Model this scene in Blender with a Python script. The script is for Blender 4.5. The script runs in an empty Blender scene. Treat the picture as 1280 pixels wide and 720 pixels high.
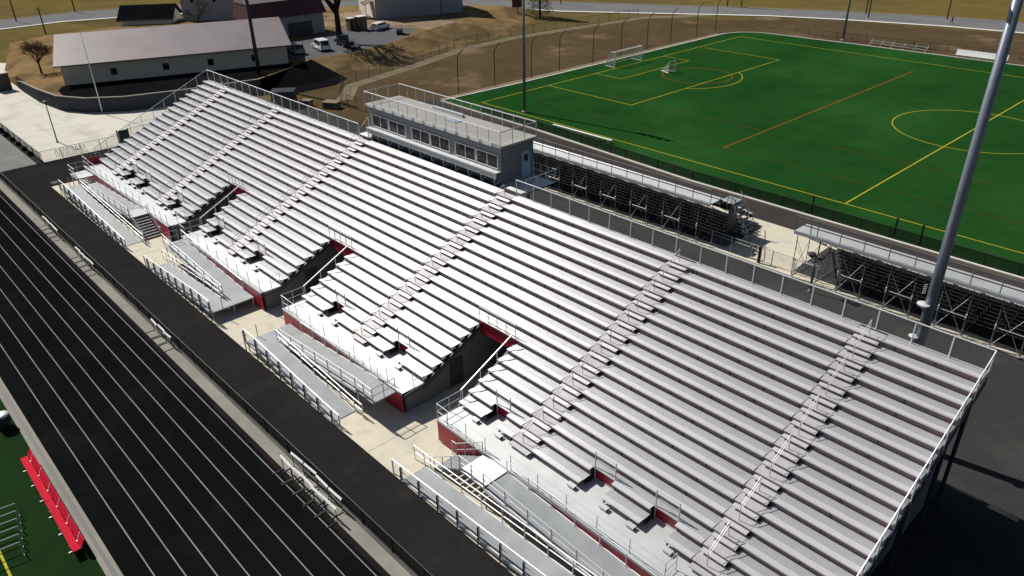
import bpy, math, random
from mathutils import Vector, Matrix
random.seed(7)
sc = bpy.context.scene
col = sc.collection
# ------------------------------------------------------------------ materials
MATS = {}
def mat(name, c, rough=0.7, metal=0.0, var=0.18, scale=3.0, big=0.25, bump=0.0, aniso=0.0, spec=0.5, alpha=None, bscale=None, stripes=None, c2=None, c2s=.08, c2r=(.46,.60)):
    m = bpy.data.materials.new(name); m.use_nodes = True
    nt = m.node_tree; N = nt.nodes; L = nt.links
    b = N['Principled BSDF']; out = N['Material Output']
    b.inputs['Roughness'].default_value = rough
    b.inputs['Metallic'].default_value = metal
    if rough >= .85: spec = 0.0
    b.inputs['Specular IOR Level'].default_value = spec
    tc = N.new('ShaderNodeTexCoord')
    n1 = N.new('ShaderNodeTexNoise'); n1.inputs['Scale'].default_value = scale; n1.inputs['Detail'].default_value = 5
    n2 = N.new('ShaderNodeTexNoise'); n2.inputs['Scale'].default_value = big; n2.inputs['Detail'].default_value = 3
    geo = N.new('ShaderNodeNewGeometry')
    L.new(geo.outputs['Position'], n1.inputs['Vector']); L.new(geo.outputs['Position'], n2.inputs['Vector'])
    oi = N.new('ShaderNodeObjectInfo')
    def math_(op, a, bb):
        q = N.new('ShaderNodeMath'); q.operation = op
        for i, v in enumerate((a, bb)):
            if isinstance(v, (int, float)): q.inputs[i].default_value = v
            else: L.new(v, q.inputs[i])
        return q.outputs[0]
    s = math_('ADD', math_('MULTIPLY', math_('SUBTRACT', n1.outputs['Fac'], .5), var*1.6),
              math_('MULTIPLY', math_('SUBTRACT', n2.outputs['Fac'], .5), var*2.2))
    s = math_('ADD', s, math_('MULTIPLY', math_('SUBTRACT', oi.outputs['Random'], .5), var*0.5))
    if stripes:
        ax, per, amt = stripes
        sx = N.new('ShaderNodeSeparateXYZ'); L.new(geo.outputs['Position'], sx.inputs[0])
        w = math_('SINE', math_('MULTIPLY', sx.outputs[ax], 2*math.pi/per), 0)
        s = math_('ADD', s, math_('MULTIPLY', w, amt))
    f = math_('ADD', s, 1.0)
    vm = N.new('ShaderNodeVectorMath'); vm.operation = 'SCALE'
    vm.inputs[0].default_value = c; L.new(f, vm.inputs['Scale'])
    if c2:
        n3 = N.new('ShaderNodeTexNoise'); n3.inputs['Scale'].default_value = c2s; n3.inputs['Detail'].default_value = 7; n3.inputs['Roughness'].default_value = .62
        L.new(geo.outputs['Position'], n3.inputs['Vector'])
        mr = N.new('ShaderNodeMapRange'); mr.interpolation_type = 'SMOOTHSTEP'; mr.inputs['From Min'].default_value = c2r[0]; mr.inputs['From Max'].default_value = c2r[1]
        L.new(n3.outputs['Fac'], mr.inputs['Value'])
        mc = N.new('ShaderNodeMix'); mc.data_type = 'RGBA'; mc.inputs['A'].default_value = (*c, 1); mc.inputs['B'].default_value = (*c2, 1)
        L.new(mr.outputs['Result'], mc.inputs['Factor']); L.new(mc.outputs['Result'], vm.inputs[0])
    L.new(vm.outputs[0], b.inputs['Base Color'])
    if metal > .3 or rough < .6:
        L.new(math_('ADD', math_('MULTIPLY', math_('SUBTRACT', n1.outputs['Fac'], .5), .08 if aniso else .25), rough), b.inputs['Roughness'])
    if bump:
        nb = N.new('ShaderNodeTexNoise'); nb.inputs['Scale'].default_value = bscale or scale*4; nb.inputs['Detail'].default_value = 4
        L.new(geo.outputs['Position'], nb.inputs['Vector'])
        bp = N.new('ShaderNodeBump'); bp.inputs['Strength'].default_value = bump; bp.inputs['Distance'].default_value = .05
        L.new(nb.outputs['Fac'], bp.inputs['Height']); L.new(bp.outputs[0], b.inputs['Normal'])
    if aniso:
        b.inputs['Anisotropic'].default_value = aniso
        tg = N.new('ShaderNodeTangent'); tg.direction_type = 'UV_MAP'; tg.uv_map = 'UVMap'
        L.new(tg.outputs[0], b.inputs['Tangent'])
    if alpha is not None:
        tr = N.new('ShaderNodeBsdfTransparent'); mx = N.new('ShaderNodeMixShader'); mx.inputs[0].default_value = alpha
        L.new(tr.outputs[0], mx.inputs[1]); L.new(b.outputs[0], mx.inputs[2]); L.new(mx.outputs[0], out.inputs[0])
    MATS[name] = m
    return m
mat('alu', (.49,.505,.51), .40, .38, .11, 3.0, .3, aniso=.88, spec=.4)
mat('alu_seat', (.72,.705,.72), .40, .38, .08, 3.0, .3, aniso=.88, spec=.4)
mat('alu_deck', (.56,.575,.575), .45, .3, .12, 1.0, .4, aniso=.7)
mat('alu_step', (.47,.455,.465), .55, .3, .2, 2.0, .6, aniso=.6)
mat('frame_steel', (.20,.205,.21), .6, .2, .25)
mat('roof_planks', (.33,.32,.30), .7, .1, .10, 1.0, .3, stripes=(1,.3,.06))
mat('bleacher_shade', (.035,.035,.034), .8, .1, .3, 1.5, .4)  # shade beneath the field bleachers put into a near-black colour
mat('edge_strip', (.10,.10,.09), .9, 0, .3, 2, .4)
mat('alu_ramp', (.295,.312,.322), .55, .15, .22, 1.2, .45)
mat('galv', (.52,.53,.54), .5, .3, .12)
mat('rail_grey', (.52,.50,.51), .45, .3, .1)
mat('rail_light', (.76,.77,.77), .4, .3, .1)
mat('steel_dark', (.05,.055,.06), .55, .2, .2)
mat('white_paint', (.78,.78,.76), .5, 0, .06)
mat('red_panel', (.35,.010,.030), .45, 0, .12)
mat('riser', (.21,.135,.155), .6, 0, .2)
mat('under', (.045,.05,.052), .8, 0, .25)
mat('navy', (.02,.022,.045), .6, 0, .2)
mat('block', (.17,.17,.165), .85, 0, .14, 2.0, .4, bump=.2)
mat('track', (.0060,.0068,.0070), 1.0, 0, .3, .8, .15, c2=(.0095,.0095,.0095), c2s=.25, c2r=(.5,.72))
mat('track_tan', (.016,.0125,.011), .95, 0, .5, 1.0, .25, spec=.05)
mat('path_asph', (.0205,.0190,.0196), .9, 0, .22, 1.5, .2, bump=.15, bscale=20, c2=(.030,.028,.0275), c2s=.35, c2r=(.52,.72))
mat('drive_asph', (.040,.040,.0395), .9, 0, .25, .8, .15, bump=.15, bscale=20, c2=(.055,.052,.048), c2s=.3, c2r=(.5,.7))
mat('perim_asph', (.055,.048,.046), .9, 0, .2, .8, .15)
mat('lot_asph', (.11,.11,.118), .9, 0, .25, .8, .2)
mat('road_asph', (.17,.17,.175), .9, 0, .15, .5, .1)
mat('lane_asph', (.20,.20,.195), .9, 0, .25, .6, .15)
mat('apron_asph', (.0075,.0075,.009), .9, 0, .3, .8, .2)  # new asphalt, darkened further to paint in the building's deep shadow
mat('concrete', (.60,.555,.44), .9, 0, .12, 1.5, .25, bump=.15, c2=(.50,.47,.39), c2s=.6, c2r=(.5,.68))
mat('concrete_bright', (.60,.58,.50), .9, 0, .10, 1.0, .2, c2=(.50,.48,.42), c2s=.25, c2r=(.5,.66))
mat('kerb_conc', (.27,.26,.225), .9, 0, .22, 1.5, .3)
mat('kerb_white', (.62,.62,.56), .9, 0, .1)
mat('wall_conc', (.06,.064,.072), .85, 0, .15, 1.0, .3)  # concrete darkened so the retaining wall's shaded face is in the colour
mat('gravel', (.20,.17,.11), .95, 0, .3, 2.5, .4, bump=.4)
mat('turf', (.0125,.055,.0115), 1.0, 0, .28, .35, .045, bump=.3, bscale=60, stripes=(0,9.14,.035), c2=(.019,.070,.015), c2s=.05, c2r=(.42,.66))
mat('turf_in', (.012,.032,.010), 1.0, 0, .28, .7, .12, bump=.3, bscale=60, spec=.04)
mat('dry_grass', (.130,.094,.042), .95, 0, .38, .35, .05, bump=.5, bscale=6, c2=(.095,.085,.030), c2s=.07)
mat('far_grass', (.135,.104,.034), .95, 0, .30, .15, .03, bump=.5, bscale=4, c2=(.105,.080,.032), c2s=.03)
mat('bank_grass', (.19,.128,.062), .95, 0, .4, .8, .15, bump=.6, bscale=5, c2=(.100,.073,.038), c2s=.11)
mat('brown_soil', (.084,.060,.033), .95, 0, .35, .5, .1, bump=.5, bscale=6, c2=(.165,.120,.070), c2s=.075, c2r=(.54,.68))
mat('tan_dirt', (.27,.20,.135), .95, 0, .3, .6, .15, bump=.4, c2=(.13,.10,.055), c2s=.12)
mat('mulch', (.028,.028,.026), .95, 0, .4, 3, .5, bump=.6)
mat('yellow_line', (.40,.35,.035), .9, 0, .25, spec=.1)
mat('orange_line', (.27,.085,.015), .9, 0, .3, spec=.1)
mat('brown_line', (.070,.046,.014), .9, 0, .35, spec=.1)
mat('white_line', (.24,.25,.245), .9, 0, .3, 2, .3, spec=.1)
mat('siding_dark', (.165,.18,.195), .6, 0, .08, stripes=(2,.3,.12))
mat('siding_light', (.50,.52,.53), .6, 0, .06)
mat('house_wall', (.66,.58,.46), .7, 0, .06)
mat('house_wall_grey', (.30,.31,.33), .7, 0, .08)
mat('house_wall_white', (.66,.64,.60), .7, 0, .06)
mat('roof_taupe', (.165,.136,.138), .5, .1, .06, .3, .1, stripes=(1,.6,.035))
mat('roof_maroon', (.085,.022,.028), .6, 0, .15)
mat('roof_brown', (.22,.19,.18), .6, 0, .1)
mat('trim_dark', (.05,.05,.05), .6)
mat('glass', (.008,.010,.014), .12, 0, .1, spec=.08, c2=(.085,.095,.115), c2s=1.1, c2r=(.50,.64))  # pale noise blotches in the colour stand in for reflections
mat('door_blue', (.32,.40,.50), .5, 0, .06)
mat('pole_blue', (.165,.19,.235), .4, .25, .12)
mat('pole_grey', (.20,.22,.22), .45, .3, .1)
mat('pole_dark', (.03,.03,.03), .6, 0, .2)
mat('wood_pole', (.09,.07,.05), .9, 0, .2)
mat('black_post', (.012,.012,.012), .6)
mat('mesh', (.25,.26,.26), .6, .2, .1, alpha=.13)
mat('mesh_dark', (.014,.015,.014), .8, 0, .1, alpha=.75, spec=.1)
mat('mesh_end', (.55,.56,.60), .5, .3, .1, alpha=.45)
mat('net', (.6,.6,.58), .8, 0, .1, alpha=.28)
mat('bench_red', (.50,.008,.030), .8, 0, .08, spec=.1)
mat('frame_grey', (.42,.43,.43), .6, .1, .15)
mat('bark', (.035,.027,.02), .95, 0, .3, 6)
mat('twig', (.085,.05,.045), .95, 0, .3, 6)
mat('evergreen', (.012,.018,.010), .9, 0, .5, 1.5, .5)
mat('car_white', (.75,.75,.75), .25, 0, .03, spec=.6)
mat('car_dark', (.02,.022,.026), .2, .2, .05, spec=.7)
mat('car_silver', (.22,.24,.25), .3, .4, .05, spec=.7)
mat('tyre', (.012,.012,.012), .9)
mat('tan_box', (.20,.145,.075), .8, 0, .3)
mat('brown_box', (.10,.06,.03), .8, 0, .15)
mat('booth', (.055,.055,.045), .8, 0, .2)
mat('skin', (.35,.2,.14), .6)
mat('cloth_dark', (.02,.02,.025), .9)
mat('light_plate', (.6,.6,.6), .5)
mat('gate_green', (.018,.03,.02), .7)
# ------------------------------------------------------------------ mesh builder
OFF = {}
class MB:
    def __init__(s): s.v = []; s.f = []
    def poly(s, pts):
        n = len(s.v); s.v += [tuple(p) for p in pts]; s.f.append(tuple(range(n, n+len(pts)))); return s
    def hexa(s, P):                      # 8 points: bottom 4 ccw, top 4 ccw
        n = len(s.v); s.v += [tuple(p) for p in P]
        for q in ((3,2,1,0),(4,5,6,7),(0,1,5,4),(1,2,6,5),(2,3,7,6),(3,0,4,7)): s.f.append(tuple(n+i for i in q))
        return s
    def box(s, x0, x1, y0, y1, z0, z1):
        return s.hexa([(x0,y0,z0),(x1,y0,z0),(x1,y1,z0),(x0,y1,z0),(x0,y0,z1),(x1,y0,z1),(x1,y1,z1),(x0,y1,z1)])
    def obox(s, c, size, ang, z0, z1):   # plan-rotated box about centre c
        u = (math.cos(ang), math.sin(ang)); w = (-u[1], u[0]); a, b = size[0]/2, size[1]/2
        P = [(c[0]+i*a*u[0]+j*b*w[0], c[1]+i*a*u[1]+j*b*w[1]) for i, j in ((-1,-1),(1,-1),(1,1),(-1,1))]
        return s.hexa([(*p, z0) for p in P]+[(*p, z1) for p in P])
    def prism(s, poly, z0, z1):
        n = len(s.v); k = len(poly)
        s.v += [(p[0],p[1],z0) for p in poly]+[(p[0],p[1],z1) for p in poly]
        s.f.append(tuple(range(n+k-1, n-1, -1))); s.f.append(tuple(range(n+k, n+2*k)))
        for i in range(k):
            j = (i+1) % k; s.f.append((n+i, n+j, n+k+j, n+k+i))
        return s
    def xprism(s, poly, x0, x1):         # poly in (y,z), extruded along x
        n = len(s.v); k = len(poly)
        s.v += [(x0,p[0],p[1]) for p in poly]+[(x1,p[0],p[1]) for p in poly]
        s.f.append(tuple(range(n, n+k))); s.f.append(tuple(range(n+2*k-1, n+k-1, -1)))
        for i in range(k):
            j = (i+1) % k; s.f.append((n+j, n+i, n+k+i, n+k+j))
        return s
    def bar(s, p, q, r, n=6, r2=None):
        p = Vector(p); q = Vector(q); d = q-p
        if d.length < 1e-6: return s
        d.normalize(); a = d.orthogonal().normalized(); b = d.cross(a); r2 = r if r2 is None else r2
        m = len(s.v)
        for c, rr in ((p, r), (q, r2)):
            for i in range(n):
                t = 2*math.pi*(i+.5)/n; s.v.append(tuple(c+a*rr*math.cos(t)+b*rr*math.sin(t)))
        for i in range(n):
            j = (i+1) % n; s.f.append((m+i, m+j, m+n+j, m+n+i))
        s.f.append(tuple(range(m+n-1, m-1, -1))); s.f.append(tuple(range(m+n, m+2*n)))
        return s
    def path(s, pts, r, n=6):
        for a, b in zip(pts, pts[1:]): s.bar(a, b, r, n)
        return s
    def lathe(s, c, prof, n=16):
        m = len(s.v)
        for r, z in prof:
            for i in range(n):
                t = 2*math.pi*i/n; s.v.append((c[0]+r*math.cos(t), c[1]+r*math.sin(t), c[2]+z))
        for k in range(len(prof)-1):
            for i in range(n):
                j = (i+1) % n; s.f.append((m+k*n+i, m+k*n+j, m+(k+1)*n+j, m+(k+1)*n+i))
        s.f.append(tuple(range(m+n-1, m-1, -1))); k = len(prof)-1; s.f.append(tuple(range(m+k*n, m+k*n+n)))
        return s
    def ribbon(s, pts, w, z, closed=False):   # flat strip following a plan polyline
        n = len(pts); L = []
        for i in range(n):
            a = Vector(pts[(i-1) % n] if closed or i > 0 else pts[i]); b = Vector(pts[(i+1) % n] if closed or i < n-1 else pts[i])
            d = (b-a).normalized(); nn = Vector((-d.y, d.x)); p = Vector(pts[i])
            L.append((p+nn*w/2, p-nn*w/2))
        for i in range(n if closed else n-1):
            j = (i+1) % n
            s.poly([(*L[i][1], z), (*L[j][1], z), (*L[j][0], z), (*L[i][0], z)])
        return s
    def build(s, name, m, parent=None, kind=None, smooth=False):
        me = bpy.data.meshes.new(name)
        off = OFF.get(parent.as_pointer(), Vector((0,0,0))) if parent else Vector((0,0,0))
        me.from_pydata([(x-off.x, y-off.y, z-off.z) for x, y, z in s.v], [], s.f); me.update()
        uv = me.uv_layers.new(name='UVMap')
        me.calc_loop_triangles()
        for lp in me.loops:
            c = me.vertices[lp.vertex_index].co; uv.data[lp.index].uv = (c.y*.1, c.x*.1)
        me.materials.append(MATS[m])
        if smooth:
            for p in me.polygons: p.use_smooth = True
        o = bpy.data.objects.new(name, me); col.objects.link(o)
        if parent: o.parent = parent; OFF[o.as_pointer()] = off
        if kind: o['kind'] = kind
        return o
KEEP = []
def pieces(name, mbs, m, parent):
    return [q.build(name, m, parent) for q in mbs]
def thing(name, label, cat, loc, group=None):
    o = bpy.data.objects.new(name, None); o.empty_display_size = .3; col.objects.link(o); o.location = loc
    o['label'] = label; o['category'] = cat
    if group: o['group'] = group
    OFF[o.as_pointer()] = Vector(loc); KEEP.append(o)
    return o
def tag(o, label, cat, group=None):
    o['label'] = label; o['category'] = cat
    if group: o['group'] = group
    return o
def struct(name, mb, m): return mb.build(name, m, None, 'structure')
def sheet(name, pts, z, m): return struct(name, MB().poly([(x, y, z) for x, y in pts]), m)
ORD = ['first','second','third','fourth','fifth','sixth','seventh','eighth','ninth','tenth','eleventh','twelfth','thirteenth','fourteenth','fifteenth','sixteenth']
def lerp(a, b, t): return tuple(x+(y-x)*t for x, y in zip(a, b))
def along(pts, step):                      # points every <= step along polyline, with the corners
    out = []
    for a, b in zip(pts, pts[1:]):
        n = max(1, math.ceil(math.dist(a, b)/step-1e-6))
        out += [lerp(a, b, i/n) for i in range(n)]
    return out+[tuple(pts[-1])]
def railing(mb, pts, h=1.07, step=1.6, bars=(1.0, .5), r=.025, rp=.025, n=6):
    for f in bars: mb.path([(x, y, z+h*f) for x, y, z in pts], r, n)
    for x, y, z in along(pts, step): mb.bar((x,y,z), (x,y,z+h), rp, n)
    return mb
def meshwall(mb, pts, h, z1=.05):
    for a, b in zip(pts, pts[1:]): mb.poly([(a[0],a[1],a[2]+z1),(b[0],b[1],b[2]+z1),(b[0],b[1],b[2]+h),(a[0],a[1],a[2]+h)])
    return mb
def chain_fence(label, pts, h, step, m_post='galv', m_mesh='mesh', name='chain_link_fence', base=None, r=.035, group='chain link fences'):
    pts = [p if len(p) == 3 else (*p, 0) for p in pts]
    t = thing(name, label, 'fence', pts[0], group)
    pieces('post', [MB().bar((x,y,z), (x,y,z+h), r*1.2, 6) for x, y, z in along(pts, step)], m_post, t)
    Rl = MB(); Rl.path([(x,y,z+h-.03) for x, y, z in pts], r*.8, 6); Rl.path([(x,y,z+.1) for x, y, z in pts], r*.5, 4)
    Rl.build('rails', m_post, t)
    meshwall(MB(), pts, h-.05).build('mesh_panel', m_mesh, t)
    return t
# ------------------------------------------------------------------ field frame (the far pitch is turned 0.57 degrees)
TH = -0.010
def F(x, y): return (math.cos(TH)*x-math.sin(TH)*y, math.sin(TH)*x+math.cos(TH)*y)
# ================================================================== SETTING
# ground: brown dry grass to the horizon
struct('ground', MB().poly([(-2500,-1500,-.02),(1500,-1500,-.02),(1500,2500,-.02),(-2500,2500,-.02)]), 'far_grass')
# dry brown strips round the pitch and to the road
sheet('dirt_verge', [(-36,-12),(-29.5,-18.1),(13,-18.1),(14,-8),(118,-8),(118,112),(40,105.5),(6,97.5),(-8,92),(-47,66),(-60,52),(-36,30)], -.012, 'brown_soil')
sheet('dry_grass_verge', [(-75,48),(-36,20),(-32,45),(-27,73),(-9,85),(-8,91.8),(-47,66.2)], -.008, 'dry_grass')
sheet('olive_grass_patch', [(-126,-40),(-105,-40),(-92,-48),(-66,-50),(-66,-58),(-126,-62)], -.008, 'bank_grass')
sheet('olive_grass_patch', [(-124.5,-20),(-99,-12),(-97,12),(-88,36),(-100,20),(-124.5,-8)], -.008, 'dry_grass')
# road beyond with a pale kerb walk
rn = [(-128,-140),(-126,-33),(-126.2,-20),(-119,0),(-100,25),(-70,58.6),(-47,67.5),(-7.7,92.8),(6.5,98.6),(26,104.5),(40,106.6),(80,108),(180,104)]
rf = [(-145,-140),(-141,-30),(-140,-12),(-134,6),(-112,34),(-80,66),(-57,79),(-20,99),(4,110.5),(24,117),(40,120),(80,122),(180,118)]
mb = MB()
for i in range(len(rn)-1): mb.poly([(*rn[i],.0),(*rn[i+1],.0),(*rf[i+1],.0),(*rf[i],.0)])
struct('road', mb, 'road_asph')
mb = MB(); mb.ribbon(rn, 1.2, .09)
for a, b in zip(rn, rn[1:]):
    pass
struct('road_kerb', mb, 'kerb_white')
struct('road_kerb', MB().ribbon(rf, .35, .08), 'kerb_conc')
# far pitch
pts = [F(-4.9,-3.6), F(-4.2,12), F(-3.9,66)]+[F(3.1-7*math.cos(t*math.pi/16), 66.5+7.5*math.sin(t*math.pi/16)) for t in range(1,9)]+[F(20,75.2), F(60,76.6), F(120,78), F(120,-4.6), F(40,-5.4), F(16,-4.0)]
sheet('soccer_turf', pts, 0, 'turf')
mb = MB(); e = pts[:]
kp = MB()
for a, b in zip(e, e[1:]+e[:1]):
    d = (Vector(b)-Vector(a)).normalized(); n = Vector((-d.y, d.x))*.13
    kp.hexa([(a[0]-n.x,a[1]-n.y,-.02),(b[0]-n.x,b[1]-n.y,-.02),(b[0]+n.x,b[1]+n.y,-.02),(a[0]+n.x,a[1]+n.y,-.02),
             (a[0]-n.x,a[1]-n.y,.10),(b[0]-n.x,b[1]-n.y,.10),(b[0]+n.x,b[1]+n.y,.10),(a[0]+n.x,a[1]+n.y,.10)])
struct('turf_kerb', kp, 'kerb_white')
sheet('perimeter_path', [F(-7,-3.8), F(14,-4.2), F(40,-5.7), F(122,-5.0), F(122,-9.8), F(14,-9.8), F(-7,-9.4)], -.002, 'perim_asph')
sheet('far_gravel_edge', [F(-6.2,-3), F(-5.3,68), F(-3.9,66), F(-4.2,12), F(-4.9,-3)], -.001, 'gravel')
W_ = .13; HL = 54.43; FW = 67.69; mid = FW/2
def ln(mb, a, b, w=W_, z=.004):
    mb.ribbon([F(*a), F(*b)], w, z)
Y = MB()
ln(Y,(0,0),(108.8,0)); ln(Y,(0,FW),(108.8,FW)); ln(Y,(0,0),(0,FW)); ln(Y,(HL,0),(HL,FW),.16)
ln(Y,(0,mid-20.12),(16.46,mid-20.12),W_,.005); ln(Y,(16.46,mid-20.12),(16.46,mid+20.12),W_,.006); ln(Y,(0,mid+20.12),(16.46,mid+20.12),W_,.005)
ln(Y,(0,mid-9.14),(5.49,mid-9.14),W_,.005); ln(Y,(5.49,mid-9.14),(5.49,mid+9.14),W_,.006); ln(Y,(0,mid+9.14),(5.49,mid+9.14),W_,.005)
Y.ribbon([F(HL+9.14*math.cos(t*math.pi/36), mid+9.14*math.sin(t*math.pi/36)) for t in range(72)], W_, .0055, True)
a0 = math.acos((16.46-10.97)/9.14)
Y.ribbon([F(10.97+9.14*math.cos(-a0+2*a0*t/20), mid+9.14*math.sin(-a0+2*a0*t/20)) for t in range(21)], W_, .0052)
struct('yellow_field_lines', Y, 'yellow_line')
O = MB(); ln(O,(36.3,6.6),(36.3,60.5),.16,.0047); O.ribbon([F(12.8+5.5*math.cos(t*math.pi/20), mid+1+5.5*math.sin(t*math.pi/20)) for t in range(40)], .1, .0048, True)
struct('orange_field_lines', O, 'orange_line')
B_ = MB()
ln(B_,(4.2,6.5),(104,6.5),.12,.0044); ln(B_,(4.2,61.2),(104,61.2),.12,.0044); ln(B_,(4.2,6.5),(4.2,61.2),.12,.0043)
ln(B_,(4.7,15.8),(36,15.8),.14,.0046); ln(B_,(45,15.8),(63.5,15.8),.16,.0046); ln(B_,(45,52),(63.5,52),.16,.0046)
struct('brown_field_lines', B_, 'brown_line')
# main stadium floor
sheet('infield_turf', [(-140,-150),(150,-150),(150,-68.8),(-140,-68.8)], 0, 'turf_in')
ln2 = MB().ribbon([(30,-72.15),(60,-72.15)], .12, .004); struct('infield_line', ln2, 'yellow_line')
mb = MB().box(-140,150,-68.45,-68.25,-.02,.06).box(-140,150,-68.85,-68.62,-.02,.06); struct('track_kerb', mb, 'kerb_conc')
sheet('kerb_channel', [(-140,-68.62),(150,-68.62),(150,-68.45),(-140,-68.45)], .01, 'trim_dark')
sheet('running_track', [(-140,-68.25),(150,-68.25),(150,-59.12),(-140,-59.12)], 0, 'track')
sheet('track_outer_band', [(-140,-59.42),(150,-59.42),(150,-59.12),(-140,-59.12)], .003, 'track_tan')
mb = MB()
for i in range(8): y = -67.19+i*1.081; mb.ribbon([(-140,y),(150,y)], .055, .0045)
struct('lane_lines', mb, 'white_line')
sheet('concrete_strip', [(-140,-59.12),(150,-59.12),(150,-58.42),(-140,-58.42)], .006, 'kerb_conc')
sheet('edge_strip', [(-140,-58.42),(150,-58.42),(150,-58.15),(-140,-58.15)], .005, 'edge_strip')
sheet('asphalt_path', [(-17.9,-58.15),(150,-58.15),(150,-54.95),(-8.4,-54.95),(-8.4,-34),(-17.9,-34)], .002, 'path_asph')
sheet('side_lane', [(-140,-58.15),(-17.9,-58.15),(-17.9,-53.9),(-140,-53.9)], .002, 'lane_asph')
sheet('planting_strip', [(-140,-53.9),(-17.9,-53.9),(-17.9,-53.1),(-140,-53.1)], .0, 'mulch')
sheet('concrete_plaza', [(-90,-53.1),(-17.9,-53.1),(-17.9,-34),(-24,-22),(-60,-22),(-90,-46)], .004, 'concrete_bright')
sheet('concrete_apron', [(-8.4,-54.95),(77.0,-54.95),(77.0,-51.3),(75.6,-51.3),(75.6,-35),(-8.4,-35)], .003, 'concrete')
sheet('service_drive', [(-60,-35),(150,-35),(150,-18.2),(-24,-18.2),(-24,-22),(-60,-22)], .0015, 'drive_asph')
sheet('bleacher_pad', [(12,-18.2),(122,-18.2),(122,-9.8),(12,-9.8)], .0035, 'concrete')
mb = MB().box(14,122,-18.4,-17.5,-.02,.12); struct('drive_kerb', mb, 'concrete')
sheet('east_drive', [(75.6,-51.3),(77.0,-51.3),(77.0,-54.95),(150,-54.95),(150,-35),(75.6,-35)], .0032, 'drive_asph')
mb = MB()
for x in range(-4, 80, 4): mb.ribbon([(x,-54.9),(x,-51.4)], .025, .0075)
for x in (-26,-34,-42,-50,-58): mb.ribbon([(x,-53),(x+3,-44.5)], .03, .0085)
for y in (-49.2,-46): mb.ribbon([(-62,y),(-18,y)], .03, .0095)
struct('pavement_joints', mb, 'kerb_conc')
# raised terrace for the buildings, retaining wall on the plaza side, grass bank on the field side
ZT = 1.8
top = [(-70,-42.5),(-61,-44.9),(-48.7,-45.1),(-41.5,-44.3),(-37.4,-41.9),(-35.6,-39.6),(-34,-37.6),(-31.4,-29.6),(-29.6,-20),(-33.5,-12),(-36.8,-6),(-36.2,3),(-38.5,12),(-43,22),(-46,34),(-56,56),(-78,42),(-96,10),(-98,-30)]
foot = [(-72,-45),(-61,-45.1),(-48.7,-45.3),(-41.5,-44.5),(-37.2,-42.1),(-35.4,-39.8),(-33.8,-37.8),(-31.2,-29.6),(-29.2,-19),(-28.5,-9),(-30.5,-4.5),(-31,3),(-33,14),(-35,25),(-36,40),(-50,66),(-84,50),(-104,14),(-106,-36)]
mb = MB(); n = len(top); mb.poly([(x,y,ZT) for x, y in top])
for i in range(n):
    j = (i+1) % n; mb.poly([(*foot[i],-.05),(*foot[j],-.05),(*top[j],ZT),(*top[i],ZT)])
struct('terrace', mb, 'bank_grass')
wl = [(-61.8,-45.2,.9),(-58,-45.35,1.5),(-48.7,-45.45,1.95),(-41.5,-44.65,2.0),(-37.1,-42.25,2.0),(-35.3,-39.95,2.0),(-33.7,-37.9,2.0),(-31.1,-29.7,2.0),(-29.1,-19.4,2.0)]
mb = MB(); inn = []
for i, (x, y, h) in enumerate(wl):
    a = wl[max(0,i-1)]; b = wl[min(len(wl)-1,i+1)]; d = Vector((b[0]-a[0], b[1]-a[1])).normalized(); inn.append((x-d.y*.35, y+d.x*.35))
for i in range(len(wl)-1):
    a, b = wl[i], wl[i+1]; c, d = inn[i], inn[i+1]
    mb.hexa([(a[0],a[1],-.05),(b[0],b[1],-.05),(*d,-.05),(*c,-.05),(a[0],a[1],a[2]),(b[0],b[1],b[2]),(*d,b[2]),(*c,a[2])])
t = thing('retaining_wall', 'curved grey concrete retaining wall between the pale plaza and the long low building', 'wall', (-48.7,-45.4,0))
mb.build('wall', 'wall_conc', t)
cp = MB()
for i in range(len(wl)-1):
    a, b = wl[i], wl[i+1]; c, d = inn[i], inn[i+1]
    cp.hexa([(a[0]*1.001,a[1],a[2]+.003),(b[0]*1.001,b[1],b[2]+.003),(*d,b[2]+.003),(*c,a[2]+.003),(a[0],a[1]-.04,a[2]+.11),(b[0],b[1]-.04,b[2]+.11),(*d,b[2]+.11),(*c,a[2]+.11)])
cp.build('coping', 'kerb_conc', t)
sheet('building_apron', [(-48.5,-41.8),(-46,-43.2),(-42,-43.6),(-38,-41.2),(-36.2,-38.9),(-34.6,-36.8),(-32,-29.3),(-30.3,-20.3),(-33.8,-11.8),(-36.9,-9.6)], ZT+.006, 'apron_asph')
sheet('parking_lot', [(-53,-3.5),(-56.5,11),(-55,21),(-47,24),(-43.5,20),(-39,11.5),(-36.8,3),(-37.3,-5.8),(-44,-9)], ZT+.008, 'lot_asph')
sheet('dirt_yard', [(-56,17),(-58,12),(-60,8),(-80,14),(-72,38),(-60,46),(-52,46),(-46.5,33),(-44,24),(-47.3,25)], ZT+.004, 'tan_dirt')
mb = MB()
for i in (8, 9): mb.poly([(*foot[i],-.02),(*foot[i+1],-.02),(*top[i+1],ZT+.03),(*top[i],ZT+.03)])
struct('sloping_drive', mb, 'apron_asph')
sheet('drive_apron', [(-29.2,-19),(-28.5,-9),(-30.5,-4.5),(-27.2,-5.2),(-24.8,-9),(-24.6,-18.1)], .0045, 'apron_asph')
# gravel path along the lower fence
mb = MB().ribbon([(-16,-13),(-22.5,-7.5),(-26.8,9),(-31,21.7),(-32.2,37.5),(-27.4,72.6),(-18,86)], 2.4, -.001); struct('gravel_path', mb, 'gravel')
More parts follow.
